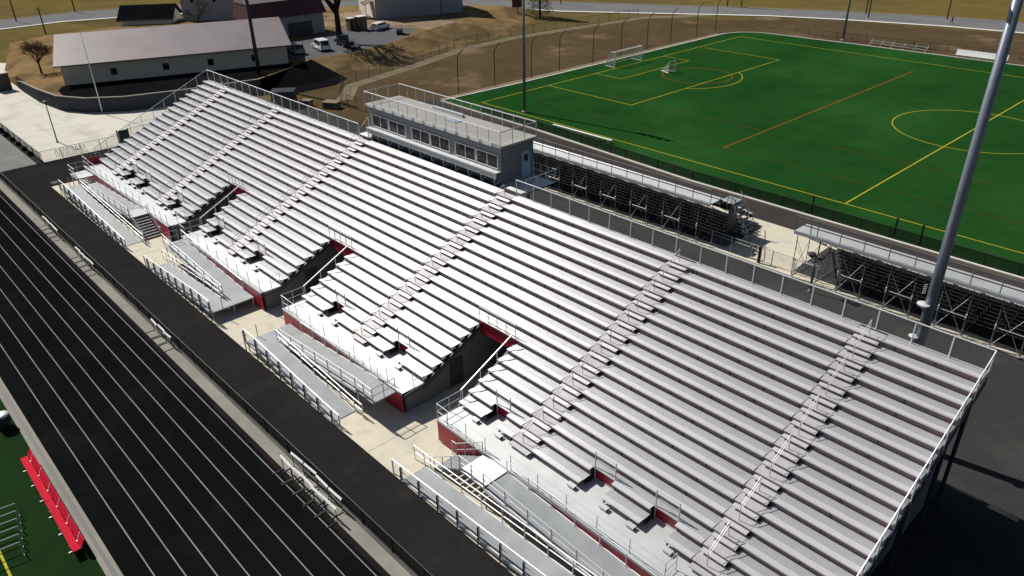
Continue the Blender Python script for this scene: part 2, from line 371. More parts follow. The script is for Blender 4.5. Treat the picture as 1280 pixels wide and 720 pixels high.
# ================================================================== GRANDSTAND
Y0, Z0, RUN, RISE = -49.81, 2.045, .783, .362
YD, ZD = -51.39, 1.60
XL, XR = -7.9, 76.4
yk = lambda k: Y0+RUN*k
zk = lambda k: Z0+RISE*k
AISLES = [(-3.2,-1.75),(8.85,10.2),(24.3,25.6),(43.15,44.7),(58.65,60.17),(70.33,71.72)]
VOMS = [(15.45,18.33),(32.95,36.2),(50.73,54.12)]
GAPS = [(-.1,1.4),(3.6,5.0),(11.5,12.8),(20.2,21.5),(27.5,28.8),(39.3,40.5),(46.7,48.0),(56.2,57.4),(63.6,65.0),(67.4,68.8)]
SECT = []
x = XL
for a, b in AISLES: SECT.append((x, a)); x = b
SECT.append((x, XR))
def cut(iv, holes):
    out = [iv]
    for h in holes:
        nx = []
        for a, b in out:
            if h[1] <= a or h[0] >= b: nx.append((a, b))
            else:
                if h[0] > a: nx.append((a, h[0]))
                if h[1] < b: nx.append((h[1], b))
        out = nx
    return [i for i in out if i[1]-i[0] > .15]
KV = 6
GS = thing('grandstand', 'long silver aluminium grandstand with red risers and rows of bench seats beside the running track', 'grandstand', (34.2,-45,0))
seats = []
for si, iv in enumerate(SECT):
    tr = MB(); rs = MB()
    for k in range(18):
        holes = list(VOMS) if k < KV else []
        if k < 2: holes = holes+GAPS
        for a, b in cut(iv, holes):
            seats.append((a+.02, b-.02, k))
        th = list(VOMS) if k < KV else []
        if k < 1: th = th+GAPS
        for a, b in cut(iv, th):
            tr.box(a+.012, b-.012, yk(k)+.318, yk(k+1)+.11, zk(k)-.075, zk(k)-.028)
        for a, b in cut(iv, th):
            if k < 17: rs.box(a+.03, b-.02, yk(k+1)+.115, yk(k+1)+.135, zk(k)-.07, zk(k+1)-.085)
        if k == 0:
            for a, b in cut(iv, list(VOMS)+GAPS): rs.box(a+.03, b-.02, yk(0)+.31, yk(0)+.33, ZD, zk(0)-.08)
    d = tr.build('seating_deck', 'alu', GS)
    rs.build('riser', 'riser', d)
top_iv = [(XL,24.3),(25.7,43.1),(44.8,XR)]
CAM = Vector((82.41,-71.82,29.03))
seats = [s for s in seats if s[2] < 17]
for a, b in top_iv:
    for c, d in ((a, (a+b)/2), ((a+b)/2, b)): seats.append((c+.01, d-.01, 17))
seats.sort(key=lambda s: -(s[1]-s[0])/(Vector(((s[0]+s[1])/2, yk(s[2]), zk(s[2])))-CAM).length)
def seatbox(mb, s):
    a, b, k = s; y, z = yk(k), zk(k); tz = random.uniform(-.004,.004); ty = random.uniform(-.006,.006)
    mb.hexa([(a,y+ty,z-.075+tz),(b,y-ty,z-.075-tz),(b,y+.31-ty,z-.075-tz),(a,y+.31+ty,z-.075+tz),(a,y+ty,z+tz),(b,y-ty,z-tz),(b,y+.31-ty,z-tz),(a,y+.31+ty,z+tz)])
    return mb
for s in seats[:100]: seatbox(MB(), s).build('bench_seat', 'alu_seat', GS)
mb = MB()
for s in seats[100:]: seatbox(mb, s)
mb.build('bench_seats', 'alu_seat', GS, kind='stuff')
# brackets under the seats (kept in one mesh per stand: surface detail of the seat rows)
mb = MB()
for a, b, k in seats:
    n = max(1, int((b-a)/1.8))
    for i in range(n+1):
        xx = a+.12+(b-a-.24)*i/max(1,n)
        mb.box(xx-.02, xx+.02, yk(k)+.06, yk(k)+.24, zk(k)-.36, zk(k)-.055)
mb.build('seat_brackets', 'steel_dark', GS, kind='stuff')
# aisles: full treads and half steps
for a, b in AISLES:
    mb = MB(); nose = []
    for k in range(18):
        mb.box(a+.01, b-.01, yk(k)+.02, yk(k+1)-.10, zk(k)-.09, zk(k)-.035)
        if k < 17: nose.append(MB().box(a+.06, b-.06, yk(k+1)-.24, yk(k+1)+.10, zk(k)+.12, zk(k)+.17))
    mb.box(a+.05, b-.05, yk(0)-.28, yk(0)+.06, ZD+.17, ZD+.23)
    st = mb.build('aisle_steps', 'alu_step', GS)
    pieces('half_step', nose, 'alu_seat', st)
    rb = MB()
    for k in range(17): rb.box(a+.08, b-.08, yk(k+1)-.10, yk(k+1)-.08, zk(k)-.03, zk(k)+.115); rb.box(a+.02, b-.02, yk(k+1)+.10, yk(k+1)+.115, zk(k)-.03, zk(k+1)-.09)
    rb.build('riser', 'riser', st)
    xc = (a+b)/2
    for k in range(0, 16, 3):
        h = MB(); P1 = (xc, yk(k)+.15, zk(k)); P2 = (xc, yk(k+2)+.1, zk(k+2))
        u = Vector(P1)+Vector((0,0,.86)); v = Vector(P2)+Vector((0,0,.86))
        h.path([P1, tuple(u), tuple(v), (v.x, v.y+.05, v.z-.9)], .022, 6)
        h.bar(tuple(u-Vector((0,0,.30))), tuple(v-Vector((0,0,.30))), .018, 6)
        h.build('aisle_handrail', 'rail_grey', GS)
# walkway at the front with a red fascia
DECKS = [(XL,15.45),(18.33,32.95),(36.2,50.73),(54.12,XR)]
for a, b in DECKS:
    d = MB().box(a, b, YD, yk(0)+.55, ZD-.10, ZD)
    for g in GAPS:
        if a < g[0] < b: d.box(g[0]+.01, g[1]-.01, yk(0)+.552, yk(1)+.42, ZD-.10, ZD)
    d.build('front_walkway', 'alu_deck', GS)
    MB().box(a+.02, b-.02, YD-.035, YD-.003, .12, ZD-.11).build('red_fascia', 'red_panel', GS)
    MB().box(a, b, YD-.06, YD-.004, ZD-.105, ZD+.03).build('deck_edge', 'galv', GS)
# wheelchair bays: red back panel, frame and rail
for g in GAPS:
    yb = yk(1)+.43
    p = MB().box(g[0]+.02, g[1]-.02, yb, yb+.03, ZD+.06, zk(1)-.09).build('bay_panel', 'red_panel', GS)
    r = MB(); zt = zk(1)+.98
    for xx in (g[0]+.04, g[1]-.04): r.bar((xx,yb-.05,ZD), (xx,yb-.05,zt), .035, 6)
    r.bar((g[0]+.04,yb-.05,zt), (g[1]-.04,yb-.05,zt), .03, 6); r.bar((g[0]+.04,yb-.05,zk(1)+.55), (g[1]-.04,yb-.05,zk(1)+.55), .022, 6)
    r.box(g[0]+.02, g[1]-.02, yb-.05, yb-.003, ZD+.002, ZD+.06)
    r.build('bay_rail', 'galv', GS)
    for xx in (g[0]-.62, g[1]+.12):
        MB().box(xx, xx+.5, yk(0)-.30, yk(0)-.02, ZD+.12, ZD+.19).box(xx+.04, xx+.46, yk(0)-.26, yk(0)-.06, ZD, ZD+.12).build('bay_step', 'alu_deck', GS)
# under-structure: block walls at the ends, at the openings and behind
def slope_poly(drop, y1=-35.9, y0=YD+.3):
    return [(y0,0.0),(y1,0.0),(y1,Z0+RISE/RUN*(y1-Y0)-drop),(yk(0)+.2,zk(0)-drop),(y0,ZD-.12)]
for xx, m in ((XL+.5,'block'),(XR-.8,'block')):
    MB().xprism(slope_poly(.75), xx, xx+.2).build('end_wall', m, GS)
for a, b in VOMS:
    for xx in (a-.32, b+.12):
        w = MB().xprism(slope_poly(.62, -38.5), xx, xx+.2).build('opening_side_wall', 'block', GS)
        side = xx+.203 if xx < a else xx-.003
        MB().box(min(side,side+(.02 if xx<a else -.02)), max(side,side+(.02 if xx<a else -.02)), -47.6, -46.5, .05, 2.1).build('door', 'steel_dark', w)
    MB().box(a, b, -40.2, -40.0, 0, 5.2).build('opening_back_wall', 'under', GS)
    # red panel and rail above the opening
    ya = yk(KV)+.10
    MB().box(a+.02, b-.02, ya, ya+.04, zk(KV)-1.05, zk(KV)-.07).build('opening_red_panel', 'red_panel', GS)
    r = MB(); railing(r, [(a+.05,ya-.06,zk(KV)-.05),(b-.05,ya-.06,zk(KV)-.05)], .95, .9, (1.0,.55)); r.build('opening_rail', 'galv', GS)
    # dark stringer on the left edge, light handrail on the right edge
    yq, zq = yk(0)-.1, zk(0)-.22
    MB().xprism([(YD+.05,ZD-.32),(yk(0)+.1,ZD-.32),(yk(KV)-.1,zk(KV)-.75),(yk(KV)-.1,zk(KV)-.42),(yk(0)+.1,ZD+.04),(YD+.05,ZD-.11)], a+.02, a+.14).build('stringer', 'steel_dark', GS)
    pieces('seat_end_cap', [MB().box(a-.03, a+.03, yk(k)+.02, yk(k)+.30, zk(k)-.20, zk(k)-.02) for k in range(KV)], 'white_paint', GS)
    MB().xprism([(YD+.05,ZD-.32),(yk(0)+.1,ZD-.32),(yk(KV)-.1,zk(KV)-.75),(yk(KV)-.1,zk(KV)-.42),(yk(0)+.1,ZD+.04),(YD+.05,ZD-.11)], b-.14, b-.02).build('stringer', 'steel_dark', GS)
    r = MB(); xr = b-.05
    A = (xr, yk(0)+.3, ZD+1.05); Bp = (xr, yk(KV)-.15, zk(KV)+.42)
    r.bar(A, Bp, .045, 8)
    for t_ in (.02,.36,.68): q = lerp(A, Bp, t_); r.bar((q[0],q[1],q[2]-1.1), q, .03, 6)
    r.build('sloping_handrail', 'rail_light', GS)
    r = MB(); railing(r, [(xr,yk(0)+.25,ZD),(xr,YD+.06,ZD),(xr+.9,YD+.06,ZD)], 1.05, 1.3, (1.0,.5)); r.build('corner_rail', 'galv', GS)
    r = MB(); railing(r, [(a-.06,YD+.9,ZD),(a-.06,yk(0)+.1,ZD)], 1.0, 1.3, (1.0,.5), .018, .02); r.build('corner_rail', 'galv', GS)
# steel posts in the dark beneath
MB().box(XL+.8, XR-.9, -36.4, -36.2, 0, zk(17)-.8).build('rear_wall', 'siding_dark', GS)
# front walkway railings
for a, b in ((-5.9,8.9),(10.9,15.2),(20.2,32.7),(36.4,49.2),(60.2,70.0),(55.0,58.2)):
    r = MB(); pts = [(a,YD+.05,ZD),(b,YD+.05,ZD)]
    if b == 70.0: pts += [(70.0,YD+.9,ZD)]
    railing(r, pts, 1.05, 2.0, (1.0,.52,.12), .02, .022); r.build('walkway_rail', 'galv', GS)
# back guard rail, both sides of the press box, and the end fences
ZB = zk(17)-.03
for a, b in ((XL,23.9),(44.5,XR)):
    P = [(a,-35.72,ZB),(b,-35.72,ZB)]
    r = MB(); r.path([(x_,y_,z_+1.22) for x_,y_,z_ in P], .035, 6); r.path([(x_,y_,z_+.06) for x_,y_,z_ in P], .02, 6)
    for q in along(P, 1.85): r.bar(q, (q[0],q[1],q[2]+1.22), .035, 6)
    g = r.build('back_guard_rail', 'rail_light', GS)
    meshwall(MB(), P, 1.2).build('guard_mesh', 'mesh', g)
for xx in (XL-.05, XR+.03):
    P = [(xx,yk(0)-.1,zk(0)-.05),(xx,-35.72,ZB)]
    r = MB(); r.path([(x_,y_,z_+1.22) for x_,y_,z_ in P], .035, 6)
    for q in along(P, 1.7): r.bar((q[0],q[1],q[2]-.5), (q[0],q[1],q[2]+1.22), .03, 6)
    g = r.build('end_guard_rail', 'rail_light', GS)
    meshwall(MB(), P, 1.2, -.15).build('guard_mesh', 'mesh_end' if xx > 0 else 'mesh', g)
    MB().xprism([(yk(0)-.3,zk(0)-.75),(-35.7,zk(17)-.75),(-35.7,zk(17)-.25),(yk(0)-.3,zk(0)-.25)], xx-.02, xx+.02).build('end_stringer', 'navy' if xx > 0 else 'steel_dark', GS)
MB().xprism([(-44.2,2.6),(-43.4,2.6),(-43.4,3.3),(-44.2,3.3)], XR-.6, XR-.57).build('end_window', 'glass', GS)
pieces('end_column', [MB().bar((XR-.2,yy,0), (XR-.2,yy,Z0+RISE/RUN*(yy-Y0)-.5), .10, 6) for yy in (-49,-45.5,-42,-38.5,-36.2)], 'navy', GS)
# left end corner: red panel by the plaza
MB().box(XL+.02, XL+.06, YD+.1, yk(0)+.2, ZD, ZD+.75).build('end_red_panel', 'red_panel', GS)
r = MB(); railing(r, [(XL+.02,yk(0)+.3,ZD),(XL+.02,YD+.1,ZD),(-6.2,YD+.1,ZD)], 1.1, 1.4, (1.0,.5)); r.build('corner_rail', 'galv', GS)
# ================================================================== PRESS BOX
PB = thing('press_box', 'grey press box with white framed windows and railed roof deck behind the top row', 'press box', (33,-33,0))
px0, px1, py0, py1, pz0, pz1 = 24.35, 41.85, -34.75, -31.3, 8.0, 10.95
MB().box(px0, px1, py0, py1, pz0, pz1).build('wall', 'siding_dark', PB)
rd = MB().box(px0-.25, px1+.2, py0-.22, py1+.22, pz1+.003, pz1+.16).build('roof_deck', 'roof_planks', PB)
mb = MB(); railing(mb, [(px0-.2,py0-.18,pz1+.16),(px1+.15,py0-.18,pz1+.16),(px1+.15,py1+.18,pz1+.16),(px0-.2,py1+.18,pz1+.16),(px0-.2,py0-.18,pz1+.16)], 1.12, 1.35, (1.0,), .04, .032)
rl = mb.build('roof_railing', 'rail_light', rd)
mb = MB(); P = [(px0-.2,py0-.18,pz1+.16),(px1+.15,py0-.18,pz1+.16),(px1+.15,py1+.18,pz1+.16),(px0-.2,py1+.18,pz1+.16),(px0-.2,py0-.18,pz1+.16)]
meshwall(mb, P, 1.08, .3).build('railing_mesh', 'mesh', rd)
pieces('toe_board', [MB().box(px0+.1+i*1.42, px0+1.1+i*1.42, py0-.25, py0-.225, pz1+.02, pz1+.30) for i in range(12)], 'white_paint', rd)
MB().box(33.2,34.8,-33.2,-32.4,pz1+.165,pz1+.22).build('roof_hatch', 'door_blue', rd)
MB().box(30,34,-31.85,-31.6,pz1+.165,pz1+.42).build('roof_bench', 'siding_light', rd)
for gx in (24.85, 30.72, 36.5):
    for i in range(2):
        xa = gx+i*2.58; xb = xa+2.45; za, zb = 9.2, 10.3; yy = py0
        fr = MB()
        for (u0,u1,w0,w1) in ((xa,xb,za,za+.06),(xa,xb,zb-.06,zb),(xa,xa+.06,za+.06,zb-.06),(xb-.06,xb,za+.06,zb-.06),((xa+xb)/2-.025,(xa+xb)/2+.025,za+.06,zb-.06)):
            fr.box(u0, u1, yy-.06, yy-.003, w0, w1)
        w = MB().box(xa+.05, xb-.05, yy-.03, yy-.005, za+.05, zb-.05).build('window', 'glass', PB)
        fr.build('frame', 'white_paint', w)
MB().box(px0+.1, px1-.05, py0-.55, py0-.005, 9.02, 9.08).build('counter', 'rail_light', PB)
MB().hexa([(px0+.1,py0-.52,8.66),(px1-.05,py0-.52,8.66),(px1-.05,py0-.48,8.66),(px0+.1,py0-.48,8.66),(px0+.1,py0-.52,9.017),(px1-.05,py0-.52,9.017),(px1-.05,py0-.48,9.017),(px0+.1,py0-.48,9.017)]).build('apron_panel', 'siding_light', PB)
mb = MB(); mb.bar((px0+.1,py0-.56,9.10),(px1-.05,py0-.56,9.10), .03, 6); mb.bar((px0+.1,py0-.5,8.63),(px1-.05,py0-.5,8.63), .03, 6)
mb.build('apron_rails', 'galv', PB)
for i in range(12):
    xx = px0+.3+i*1.54
    MB().bar((xx,py0-.50,7.6),(xx,py0-.50,8.62), .035, 6).bar((xx,py0-.49,8.0),(xx+.4,py0-.2,8.55), .02, 5).build('support_post', 'rail_light', PB)
for xx in (px0+.3, 30, 36, px1-.3):
    for yy in (-34.5,-31.6): MB().bar((xx,yy,0),(xx,yy,pz0), .14, 8).build('column', 'steel_dark', PB)
MB().box(px0+.1,px1-.1,-34.7,-31.4,7.7,7.99).build('floor_frame', 'steel_dark', PB)
dr = MB().box(px1+.003, px1+.05, -32.6, -31.7, 8.05, 10.15).build('door', 'door_blue', PB)
MB().box(px1+.052, px1+.07, -32.35, -31.95, 9.35, 9.85).build('door_window', 'glass', dr)
ldg = MB().box(px1, 44.4, -34.6, -31.4, 7.9, 8.0).box(px1+.2, 44.4, -35.15, -34.65, 8.05, 8.12).build('landing', 'alu_deck', PB)
mb = MB(); railing(mb, [(44.4,-34.6,8.0),(44.4,-31.4,8.0),(px1+.1,-31.4,8.0)], 1.05, 1.1, (1.0,.5)); mb.build('landing_rail', 'rail_light', ldg)
mb = MB(); mb.box(44.2,46.9,-33.9,-31.4,5.0,5.1)
for i in range(12): mb.box(46.9+i*.28, 47.2+i*.28, -33.0, -31.7, 4.9-i*.4, 4.95-i*.4)
mb.build('rear_stairs', 'alu_ramp', PB)
l2 = MB().box(22.6, px0, -35.0, -33.6, 7.95, 8.03).build('landing', 'alu_deck', PB)
mb = MB(); mb.path([(24.1,-35.6,9.1),(24.3,-34.9,9.9),(24.3,-34.8,8.4)], .035, 6); mb.path([(25.2,-35.5,8.3),(25.1,-35.3,9.0),(24.9,-34.9,9.1)], .035, 6); mb.build('landing_rail', 'rail_light', l2)
# ================================================================== RAMPS
YO0, YO1, YI0, YI1 = -54.9, -53.35, -53.15, -51.5
def slab(mb, xa, za, xb, zb, y0, y1, th=.09):
    if xa > xb: xa, za, xb, zb = xb, zb, xa, za
    mb.hexa([(xa,y0,za-th),(xb,y0,zb-th),(xb,y1,zb-th),(xa,y1,za-th),(xa,y0,za),(xb,y0,zb),(xb,y1,zb),(xa,y1,za)])
def skirt(mb, xa, za, xb, zb, y):
    slab(mb, xa, za+.05, xb, zb+.05, y-.03, y+.03, .2)
def ramp(label, xlow, xturn, xtop, zt, ztop, xe=None, yi=YI1, close=False):
    s = 1 if xturn > xlow else -1
    lx = xturn+s*1.7
    t = thing('access_ramp', label, 'ramp', ((xlow+xturn)/2, -53.2, 0), 'switchback access ramps along the stand front')
    d = MB(); slab(d, xlow, .05, xturn, zt, YO0, YO1); slab(d, xturn, zt, lx, zt, YO0, yi); slab(d, xturn, zt, xtop, ztop, YI0, yi)
    if xe is not None: slab(d, xtop, ztop, xe, ztop, YI0, yi)
    d.build('ramp_deck', 'alu_ramp', t)
    sk = MB(); skirt(sk, xlow, .05, xturn, zt, YO0); skirt(sk, xturn, zt, lx, zt, YO0); skirt(sk, xlow, .05, xturn, zt, YO1); skirt(sk, xturn, zt, xtop, ztop, YI0); skirt(sk, xturn, zt, xtop, ztop, yi)
    sk.build('edge_kerb', 'white_paint', t)
    lg = []
    for i in range(7):
        f = i/6
        for (xa,za,xb,zb,y) in ((xlow,.05,xturn,zt,YO0+.1),(xlow,.05,xturn,zt,YO1-.1),(xturn,zt,xtop,ztop,YI0+.1),(xturn,zt,xtop,ztop,yi-.1)):
            xx = xa+(xb-xa)*f; z = za+(zb-za)*f-.09
            if z > .06: lg.append(MB().bar((xx,y,0),(xx,y,z), .04, 6))
    for y in (YO0+.1, YI0, yi-.1): lg.append(MB().bar((lx-s*.1,y,0),(lx-s*.1,y,zt-.09), .045, 6))
    pieces('leg', lg, 'galv', t)
    r = MB(); railing(r, [(xlow-s*.8,YO0,.02),(xlow,YO0,.05),(xturn,YO0,zt),(lx,YO0,zt)], 1.0, 1.75, (1.0,), .032, .045); 
    r.build('outer_railing', 'rail_light', t)
    pieces('outer_post', [MB().bar((q[0],YO0-.09,.02),(q[0],YO0-.09,q[2]+.92), .038, 4) for q in along([(xlow,YO0,.05),(xturn,YO0,zt),(lx,YO0,zt)], 1.75)], 'steel_dark', t)
    m2 = MB(); m2.path([(lx,YO0+.02,zt+.55),(xturn,YO0+.02,zt+.55),(xlow,YO0+.02,.6)], .02, 5); meshwall(MB(), [(xlow,YO0,.05),(xturn,YO0,zt),(lx,YO0,zt)], .9).build('railing_mesh', 'mesh', t)
    m2.build('handrail', 'galv', t)
    r = MB(); railing(r, [(xlow-s*.9,YO1,.02),(xlow,YO1,.05),(xturn,YO1,zt)], 1.0, 1.75, (1.0,.55), .03, .03); r.build('middle_railing', 'rail_light', t)
    r = MB(); railing(r, [(xturn,YI0,zt),(xtop,YI0,ztop)]+([(xe,YI0,ztop)] if xe is not None else []), 1.0, 1.75, (1.0,.6), .03, .032); r.build('inner_railing', 'galv', t)
    r = MB(); railing(r, [(xturn,yi-.02,zt),(xtop,yi-.02,ztop)], .85, 1.75, (1.0,), .028, .026); r.build('wall_railing', 'rail_light', t)
    if close: railing(MB(), [(xe,YI0,ztop),(xe,yi,ztop)], 1.0, .85, (1.0,.5), .028, .03).build('end_railing', 'galv', t)
    if xe is None: railing(MB(), [(xtop,YI0,ztop),(xtop,yi-.4,ztop)], 1.0, .8, (1.0,.5), .028, .026).build('end_railing', 'galv', t)
    r = MB(); r.bar((lx,YO0+.9,zt),(lx,YO0+.9,zt+1.0), .03, 6); r.build('end_post', 'galv', t)
    return t
ramp('blue grey ramp between the first and second stand openings, low end at left', 19.3, 30.0, 18.9, .8, 1.55)
ramp('blue grey ramp between the second and third stand openings, raised platform at its near end', 48.3, 38.9, 48.4, .8, 1.55, 50.2, close=True)
t = ramp('sloping ramp at the far left front of the stand beside a flight of grey stairs', 13.2, -2.6, 8.9, .85, 1.5, 10.8)
t2 = ramp('nearest ramp at the bottom of the picture, rising right from the concrete', 55.3, 71.2, 60.1, .85, 1.5, 58.2)
lf = MB().box(-7.0,-4.6,-53.15,-51.46,1.30,1.36).build('corner_landing', 'alu_deck', t)
railing(MB(), [(-4.7,-53.1,1.36),(-6.95,-53.1,1.36),(-6.95,-51.6,1.36)], 1.05, .8, (1.0,.5), .028, .026).build('landing_rail', 'galv', lf)
for i in range(3): MB().box(-4.6+i*.28,-4.28+i*.28,-53.1,-51.6,1.14-i*.13,1.18-i*.13).build('corner_step', 'steel_dark', t)
for xx in (-6.9,-4.7):
    for yy in (-53.05,-51.6): MB().bar((xx,yy,0),(xx,yy,1.3), .05, 6).build('leg', 'galv', t)
def stairs(label, x0, s, t_):     # flight from landing x0 down in direction s
    st = thing('ramp_stairs', label, 'stairs', (x0, -52.3, 0), 'stair flights at the stand front')
    f = MB(); n = 8; tr = .29
    for i in range(n):
        xa = x0+s*tr*i; xb = xa+s*tr; z = 1.5-(i+1)*1.5/(n+1)
        f.box(min(xa,xb)-.01, max(xa,xb)+.01, YI0+.05, YI1-.05, z-.05, z)
    f.build('treads', 'alu_ramp', st)
    xz = x0+s*tr*n
    for y in (YI0+.03, YI1-.03):
        r = MB()
        r.path([(x0,y,2.45),(xz,y,.95),(xz+s*.35,y,.95),(xz+s*.35,y,.02)], .028, 6); r.path([(x0,y,1.98),(xz,y,.5)], .022, 6)
        for f_ in (0,.33,.66,1): r.bar((x0+s*tr*n*f_,y,1.5-1.45*f_), (x0+s*tr*n*f_,y,2.45-1.5*f_), .028, 6)
        r.build('stair_rail', 'galv', st)
    for y in (YI0+.02, YI1-.05): MB().hexa([(x0,y,1.2),(xz,y,-.02),(xz,y+.03,-.02),(x0,y+.03,1.2),(x0,y,1.45),(xz,y,.15),(xz,y+.03,.15),(x0,y+.03,1.45)]).build('stringer', 'steel_dark', st)
    lp = MB().box(min(x0,x0-s*1.85), max(x0,x0-s*1.85), YI0-.02, YD-.02, 1.52, 1.56).build('landing', 'alu_seat', st)
stairs('grey stair flight on the left ramp, descending to the pale concrete', 10.85, 1, t)
stairs('stair flight beside the red panel left of the white landing, nearest the camera', 58.2, -1, t2)
# ================================================================== LIGHT POLES
def pole(name, label, x, y, h, r0, r1, m, group, arms=True):
    t = thing(name, label, 'pole', (x,y,0), group)
    MB().bar((x,y,0),(x,y,h), r0, 16, r1).build('shaft', m, t, smooth=True)
    MB().lathe((x,y,0), [(r0*2,0),(r0*2,.12),(r0*1.15,.2),(r0*1.05,.3)], 16).build('base', 'kerb_conc', t)
    if arms:
        a = MB().box(x-2, x+2, y-.1, y+.1, h-.5, h-.35).box(x-2, x+2, y-.1, y+.1, h-1.7, h-1.55).build('crossarm', m, t)
        for zz in (h-.9, h-2.1):
            for i in range(4): MB().lathe((x-1.7+i*1.13, y-.3, zz), [(.1,.35),(.28,.1),(.3,0)], 10).build('floodlight', 'galv', t)
    return t
lp = pole('floodlight_pole', 'thick blue grey steel floodlight pole rising right behind the stand', 72.4, -32.5, 27, .295, .21, 'pole_blue', 'floodlight poles')
MB().lathe((72.15,-32.75,8.9), [(.05,-.25),(.30,-.05),(.34,.05),(.06,.12)], 12).build('bracket', 'rail_light', lp)
MB().lathe((72.1,-32.75,6.9), [(.05,-.25),(.22,-.05),(.26,.05),(.06,.12)], 12).build('bracket', 'rail_light', lp)
mb = MB()
for i in range(5): mb.bar((72.1,-32.8,9.6+i*.12),(72.0,-32.95,9.6+i*.12), .03, 5)
mb.build('step_pegs', 'galv', lp)
pole('floodlight_pole', 'slim grey floodlight pole at the near left corner of the green field', 8.1, .7, 22, .20, .14, 'pole_grey', 'floodlight poles')
pole('floodlight_pole', 'dark floodlight pole in front of the long low building, behind the top seats', -33.0, -17.5, 22, .32, .2, 'pole_dark', 'floodlight poles')
pole('floodlight_pole', 'weathered pole at the far edge of the green field near the road', 17.1, 77.2, 16, .22, .16, 'pole_grey', 'floodlight poles')
t = pole('flagpole', 'thin white flagpole on the pale concrete plaza by the retaining wall', -35.0, -40.9, 10.9, .07, .04, 'white_paint', None, False)
MB().lathe((-35.0,-40.9,10.9), [(.03,0),(.09,.08),(.03,.17)], 10).build('finial', 'white_paint', t)
t = pole('plaza_lamp', 'slender dark lamp post standing on the plaza beside the bike racks', -25.2, -49.6, 5.2, .08, .05, 'pole_dark', None, False)
MB().lathe((-25.2,-49.6,5.2), [(.05,-.05),(.28,.02),(.05,.14)], 10).build('lamp_head', 'pole_dark', t)
t = pole('twin_lamp', 'dark lamp post with two round heads beside the right bleacher', 60.6, -19.6, 3.2, .07, .05, 'pole_dark', None, False)
for dx in (-.35,.4):
    MB().lathe((60.6+dx,-19.6,3.15), [(.08,-.3),(.28,-.1),(.34,.05),(.05,.16)], 12).build('lamp_head', 'pole_dark', t)
MB().bar((60.2,-19.6,3.1),(61.0,-19.6,3.1), .03, 6).build('arm', 'pole_dark', t)
# ================================================================== FENCES
chain_fence('black waist high fence with dark mesh running between track strip and asphalt path', [(-17.5,-58.22),(110,-58.22)], 1.05, 2.6, 'black_post', 'mesh_dark')
chain_fence('grey fence enclosing the plaza corner with the bike racks', [(-18.2,-53.2),(-18.2,-44.4)], 1.25, 2.9, 'galv', 'mesh')
chain_fence('grey fence crossing the plaza behind the left end of the stand', [(-18.2,-43.0),(-18.6,-39),(-17.5,-35.5),(-11,-35.3)], 1.8, 2.6, 'galv', 'mesh')
chain_fence('dark fence over the planting strip between plaza and grey lane', [(-60,-53.3),(-18.4,-53.3)], 1.25, 2.8, 'black_post', 'mesh_dark')
chain_fence('dark fence on the gravel path below the grass bank', [(-15.5,-14,0),(-23.5,-8.3,0),(-27.9,9,0),(-32.2,21.7,0),(-33.5,37.5,0),(-28.5,72.6,0)], 1.8, 3.2, 'wood_pole', 'mesh')
chain_fence('dark waist high fence along the near edge of the green turf', [(*F(4,-3.4),0),(*F(16,-3.7),0),(*F(40,-5.1),0),(*F(110,-4.2),0)], 1.1, 2.6, 'black_post', 'mesh_dark')
chain_fence('low fence along the far touchline below the road', [(*F(6,78),0),(*F(34,80.5),0),(*F(110,83),0)], 1.1, 3.0, 'wood_pole', 'mesh')
chain_fence('grey chain link fence between the two bleachers on the concrete pad', [(50.5,-17.9,0),(60.2,-17.9,0)], 1.5, 2.0, 'galv', 'mesh')
chain_fence('brown fence behind the left side of the press box', [(-12,-15,0),(-4,-14,0),(12,-12,0)], 1.8, 2.4, 'wood_pole', 'mesh')
t = thing('gate', 'dark green gate panel in the plaza fence by the stand end', 'gate', (-18.2,-43.7,0))
MB().box(-18.25,-18.17,-44.35,-43.05,.08,1.75).build('panel', 'gate_green', t)
MB().bar((-18.2,-44.38,0),(-18.2,-44.38,1.9), .05, 6).bar((-18.2,-43.03,0),(-18.2,-43.03,1.9), .05, 6).build('gate_posts', 'black_post', t)
# tall curved net posts along the field end
nb = [(-6.0,.7),(-5.7,7.8),(-5.4,15.5),(-5.2,21.9),(-5.1,30.2),(-5.2,37.9),(-5.2,45.4),(-5.2,52.7),(-5.4,61.5),(-5.6,68.5)]
for i, (x, y) in enumerate(nb):
    mb = MB().path([(x,y,0),(x,y,5.0),(x+.12,y+.05,5.6),(x+.5,y+.2,6.2),(x+.95,y+.4,6.6)], .07, 6)
    tag(mb.build('net_post', 'pole_dark'), 'tall dark net post with bent top behind the field end, %s from the left' % ORD[i], 'net post', 'curved net posts behind the goal line')
# black corner posts on the turf fence
for i, (x, y) in enumerate([(53.3,-5.2),(61.0,-5.0),(63.2,-4.9)]):
    tag(MB().box(x-.07,x+.07,y-.07,y+.07,0,1.75).box(x-.09,x+.09,y-.09,y+.09,1.75,1.8).build('fence_post', 'black_post'),
        ['thick black post at the turf edge nearest the concrete gap','thick black post in the middle of the dark gate at the turf edge','thick black post at the right end of the dark gate at the turf edge'][i], 'post', 'black posts at the turf edge')
tag(MB().box(55.2,55.4,-18.25,-18.05,0,1.55).box(55.17,55.43,-18.28,-18.02,1.55,1.6).build('fence_post', 'black_post'), 'thick black post in the grey fence between the bleachers', 'post')
